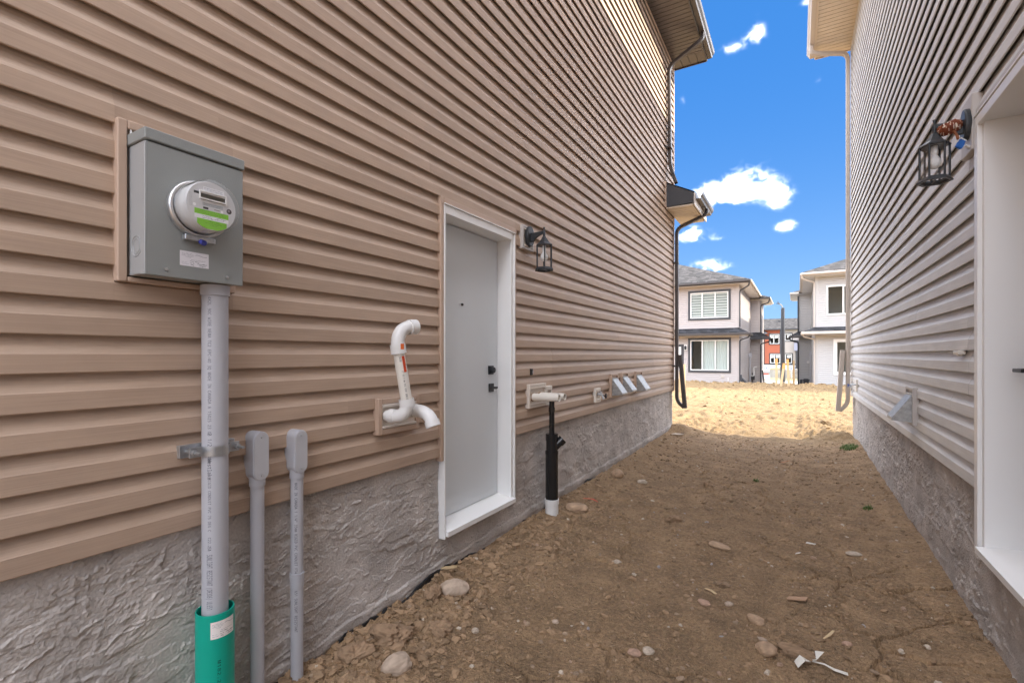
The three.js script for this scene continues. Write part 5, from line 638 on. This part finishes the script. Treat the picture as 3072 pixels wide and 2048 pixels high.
function scatter(name, n, seed, mats, size, pick, label) {
  const r = rng(seed), low = mergeVertices(new THREE.IcosahedronGeometry(1, 1).deleteAttribute('uv').deleteAttribute('normal')); { const p = low.attributes.position; for (let i = 0; i < p.count; i++) { const k = 0.65 + 0.6 * r(); p.setXYZ(i, p.getX(i) * k, p.getY(i) * k * 0.6, p.getZ(i) * k * 0.8); } }
  const chip = low.toNonIndexed(); chip.computeVertexNormals();
  const im = new THREE.InstancedMesh(chip, mats, n), m = new THREE.Matrix4(), q = new THREE.Quaternion(), e = new THREE.Euler(), c = new THREE.Color();
  for (let i = 0; i < n; i++) { let x, d; do { [x, d] = pick(r); } while (x < LX + 0.02 && d < 9.2 || x > RX - 0.02 && d < 10.2); const s = size(r, x, d); m.compose(new THREE.Vector3(x, ground(x, d) + s * 0.12, -d), q.setFromEuler(e.set((r() - 0.5) * 0.7, r() * 6.3, (r() - 0.5) * 0.7)), new THREE.Vector3(s * (0.7 + r() * 0.8), s * (0.6 + r() * 0.6), s * (0.7 + r() * 0.6))); im.setMatrixAt(i, m); const k = r(); c.setRGB(...(name === 'pebbles' ? (k < 0.62 ? [0.46, 0.33, 0.22] : k < 0.82 ? [0.55, 0.46, 0.36] : k < 0.94 ? [0.38, 0.26, 0.18] : [0.33, 0.30, 0.29]) : name === 'yard_rubble' ? [0.33, 0.225, 0.12] : [0.34, 0.225, 0.132]).map((v) => v * (0.62 + 0.55 * k))); im.setColorAt(i, c); }
  im.name = name; im.castShadow = im.receiveShadow = true; scene.add(im); tag(im, label, null, null, 'stuff');
}
const inPassage = (r) => [lerp(-1.95, 0.8, r()), 1.0 + 8.4 * Math.pow(r(), 1.5)];
scatter('pebbles', 1900, 31, std([1, 1, 1], 0.85), (r) => 0.003 + 0.014 * Math.pow(r(), 3.4), inPassage, 'small pale pebbles strewn over the earth');
scatter('soil_crumbs', 20000, 32, std([1, 1, 1], 0.98), (r, x) => (0.0016 + 0.02 * Math.pow(r(), 6)) * (x < -1.5 ? 1.35 : 1), (r) => (r() < 0.28 ? [lerp(-1.96, -1.35, Math.pow(r(), 1.4)), 1.1 + 5 * r() * r()] : inPassage(r)), 'crumbs of loose brown soil');
scatter('yard_rubble', 700, 33, std([1, 1, 1], 0.98), (r) => 0.012 + 0.06 * Math.pow(r(), 4), (r) => (r() < 0.45 ? [lerp(-3, 2.5, r()), lerp(26.6, 29.2, r())] : [lerp(-5, 2.5, r()), lerp(9.6, 27, r())]), 'clumps of dry earth over the sunlit yard');
function sheet(pts, th, mat, name, label, cat, group) {                // thin curled scraps with thickness: a strip along points, width w
  const f = [], N = pts.length; const L = pts.map(([x, y, d, w, a]) => { const dx = Math.cos(a) * w / 2, dz = Math.sin(a) * w / 2; return [V(x - dx, y, d - dz), V(x + dx, y, d + dz)]; });
  const up = (v) => v.clone().setY(v.y + th);
  for (let i = 0; i + 1 < N; i++) { const [a, b] = L[i], [c, e] = L[i + 1]; f.push([up(a), up(b), up(e), up(c)], [a, c, e, b], [a, b, up(b), up(a)], [a, up(a), up(c), c], [b, e, up(e), up(b)]); }
  f.push([L[N - 1][0], up(L[N - 1][0]), up(L[N - 1][1]), L[N - 1][1]]); return single(name, poly(f), mat, label, cat, group);
}
{
  const gy = (x, d, o = 0.006) => ground(x, d) + o, paper = std([0.78, 0.74, 0.66], 0.8), P = (x, d, w, a, o) => [x, gy(x, d, o), d, w, a];
  const T = thing('torn_paper', 'knotted scrap of torn white paper strip on the earth', 'litter', [0.05, ground(0.05, 2.7), -2.7]);
  const strip = (pts) => { const m = sheet(pts, 0.0015, paper, 'strip', null, null); scene.remove(m); m.name = 'strip'; m.geometry.translate(-T.position.x, -T.position.y, -T.position.z); T.add(m); };
  strip([P(-0.005, 2.645, 0.05, 1.9, 0.012), P(0.02, 2.675, 0.045, 2.1, 0.03), P(0.045, 2.70, 0.03, 2.2, 0.012)]); strip([P(0.048, 2.71, 0.02, 1.7, 0.012), P(0.08, 2.72, 0.03, 1.4, 0.02), P(0.092, 2.765, 0.04, 0.3, 0.035)]); strip([P(0.06, 2.71, 0.008, 1.4, 0.008), P(0.11, 2.70, 0.012, 1.5, 0.014), P(0.15, 2.695, 0.02, 1.5, 0.008), P(0.20, 2.69, 0.022, 1.6, 0.01)]);
  const leafM = std([0.30, 0.20, 0.12], 0.8);
  sheet([P(-0.455, 3.36, 0.004, 0.9, 0.02), P(-0.43, 3.35, 0.04, 1.0, 0.008), P(-0.40, 3.335, 0.05, 1.2, 0.03), P(-0.37, 3.33, 0.03, 1.5, 0.014), P(-0.345, 3.335, 0.008, 1.5, 0.03)], 0.0015, leafM, 'dry_leaf', 'curled brown dead leaf in the middle of the passage', 'leaf');
  sheet([P(-0.20, 7.50, 0.02, 1.2, 0.02), P(-0.15, 7.52, 0.05, 1.3, 0.03), P(-0.09, 7.52, 0.02, 1.4, 0.05)], 0.002, std([0.55, 0.17, 0.04], 0.7), 'dry_leaf', 'bright orange leaf far down the passage', 'leaf');
  sheet([P(-0.50, 3.235, 0.014, 0.9), P(-0.465, 3.215, 0.018, 0.9, 0.01), P(-0.43, 3.19, 0.014, 0.9)], 0.004, M.wood, 'wood_sliver', 'pale flat wood sliver beside the curled leaf', 'wood chip', 'wood chips on the earth');
  sheet([P(-0.05, 3.345, 0.04, 1.3), P(0.05, 3.375, 0.05, 1.3, 0.012)], 0.008, std([0.46, 0.29, 0.18], 0.85), 'wood_sliver', 'broad rusty brown wood chip toward the greige wall', 'wood chip', 'wood chips on the earth');
  sheet([P(0.115, 2.96, 0.012, 0.4), P(0.14, 3.0, 0.02, 0.3, 0.012), P(0.165, 3.05, 0.012, 0.2, 0.02)], 0.003, M.wood, 'wood_sliver', 'curved pale shaving above the torn paper', 'wood chip', 'wood chips on the earth');
  sheet([P(-1.95, 2.43, 0.03, 1.2, 0.03), P(-1.88, 2.47, 0.025, 1.2, 0.045)], 0.012, M.wood, 'wood_sliver', 'yellow wood offcut lying behind the large cobble', 'wood chip', 'wood chips on the earth');
  sheet([P(-1.475, 2.65, 0.012, 0.6), P(-1.455, 2.69, 0.004, 0.6)], 0.003, M.wood, 'wood_sliver', 'tiny pale wood splinter at an earth crack', 'wood chip', 'wood chips on the earth');
  sheet([P(0.06, 4.42, 0.03, 1.3), P(0.12, 4.45, 0.035, 1.2, 0.01)], 0.003, paper, 'paper_scrap', 'small white paper scrap toward the greige wall', 'litter', 'paper scraps'); sheet([P(-0.01, 4.16, 0.03, 1.3), P(0.02, 4.18, 0.03, 1.2, 0.012)], 0.003, paper, 'paper_scrap', 'tiny white paper scrap beside a larger one', 'litter', 'paper scraps');
  sheet([P(-1.85, 8.62, 0.12, 1.2, 0.02), P(-1.72, 8.70, 0.10, 1.2, 0.03)], 0.01, std([0.6, 0.5, 0.4], 0.9), 'wood_sliver', 'pale wedge of wood at the far corner of the tan house', 'wood chip', 'wood chips on the earth');
  sheet([P(-1.80, 4.42, 0.012, 1.4, 0.012), P(-1.72, 4.46, 0.02, 1.4, 0.02), P(-1.66, 4.44, 0.01, 1.4, 0.012)], 0.002, std([0.62, 0.10, 0.05], 0.6), 'marking_tape', 'short end of red marking tape beside the drain pipe', 'tape');
  const tuft = (label, x, d, rad, n, h, seed) => { const r = rng(seed), f = []; for (let i = 0; i < n; i++) { const a = r() * 6.3, q = Math.sqrt(r()), bx0 = x + Math.cos(a) * rad[0] * q, bd = d + Math.sin(a) * rad[1] * q, y = ground(bx0, bd) - 0.004, hh = h * (0.5 + r() * 0.7), la = r() * 6.3, ln = hh * (0.3 + r() * 0.8), w = 0.0022 + r() * 0.002, px = Math.cos(la + 1.57) * w, pd = Math.sin(la + 1.57) * w, mx = bx0 + Math.cos(la) * ln * 0.35, md = bd + Math.sin(la) * ln * 0.35, tx = bx0 + Math.cos(la) * ln, td = bd + Math.sin(la) * ln; f.push([V(bx0 - px, y, bd - pd), V(bx0 + px, y, bd + pd), V(mx + px * 0.8, y + hh * 0.7, md + pd * 0.8), V(mx - px * 0.8, y + hh * 0.7, md - pd * 0.8)], [V(mx - px * 0.8, y + hh * 0.7, md - pd * 0.8), V(mx + px * 0.8, y + hh * 0.7, md + pd * 0.8), V(tx, y + hh, td)]); } single('grass_tuft', poly(f), M.grass, label, 'grass', 'grass tufts'); };
  tuft('broad patch of green grass at the far foot of the greige foundation', 0.66, 8.75, [0.11, 0.2], 420, 0.045, 41); tuft('small tuft of green grass beside the greige foundation', 0.57, 5.6, [0.04, 0.05], 70, 0.035, 42); tuft('single dark green weed in the middle of the passage', -0.41, 6.28, [0.03, 0.04], 40, 0.04, 43);
  { const r = rng(71), g = []; for (let i = 0; i < 420; i++) { const [x, d] = inPassage(r), y = ground(x, d) + 0.003, a = r() * 6.3, l = 0.008 + 0.03 * r() * r(), w = 0.0012 + 0.003 * r() * r(), cx = Math.cos(a) * l, cd = Math.sin(a) * l, px = -Math.sin(a) * w, pd = Math.cos(a) * w, y2 = ground(x + cx, d + cd) + 0.003 + 0.004 * r(); g.push([V(x - px, y, d - pd), V(x + px, y, d + pd), V(x + cx + px * 0.6, y2, d + cd + pd * 0.6), V(x + cx - px * 0.6, y2, d + cd - pd * 0.6)]); } single('straw_bits', poly(g), std([0.58, 0.43, 0.27], 0.9), 'bits of straw and wood shavings in the passage', null, null, 'stuff'); }
  // dry root fibres in the loose soil by the conduits
  { const r = rng(55), g = []; for (let i = 0; i < 240; i++) { const x = lerp(-1.9, -1.5, r()), d = lerp(1.25, 1.75, r()), y = ground(x, d), a = r() * 6.3, l = 0.02 + r() * 0.06, p = [V(x, y - 0.004, d), V(x + Math.cos(a) * l * 0.5, y + 0.012 + r() * 0.02, d + Math.sin(a) * l * 0.5), V(x + Math.cos(a + 0.6) * l, y + 0.004 + r() * 0.012, d + Math.sin(a + 0.6) * l)]; g.push(new THREE.TubeGeometry(new THREE.QuadraticBezierCurve3(...p), 5, 0.0009, 4, false)); } single('dry_roots', join(g), std([0.42, 0.27, 0.15], 0.9), 'dry root fibres in the loose soil below the conduits', null, null, 'stuff'); }
}
renderer.render(scene, camera);
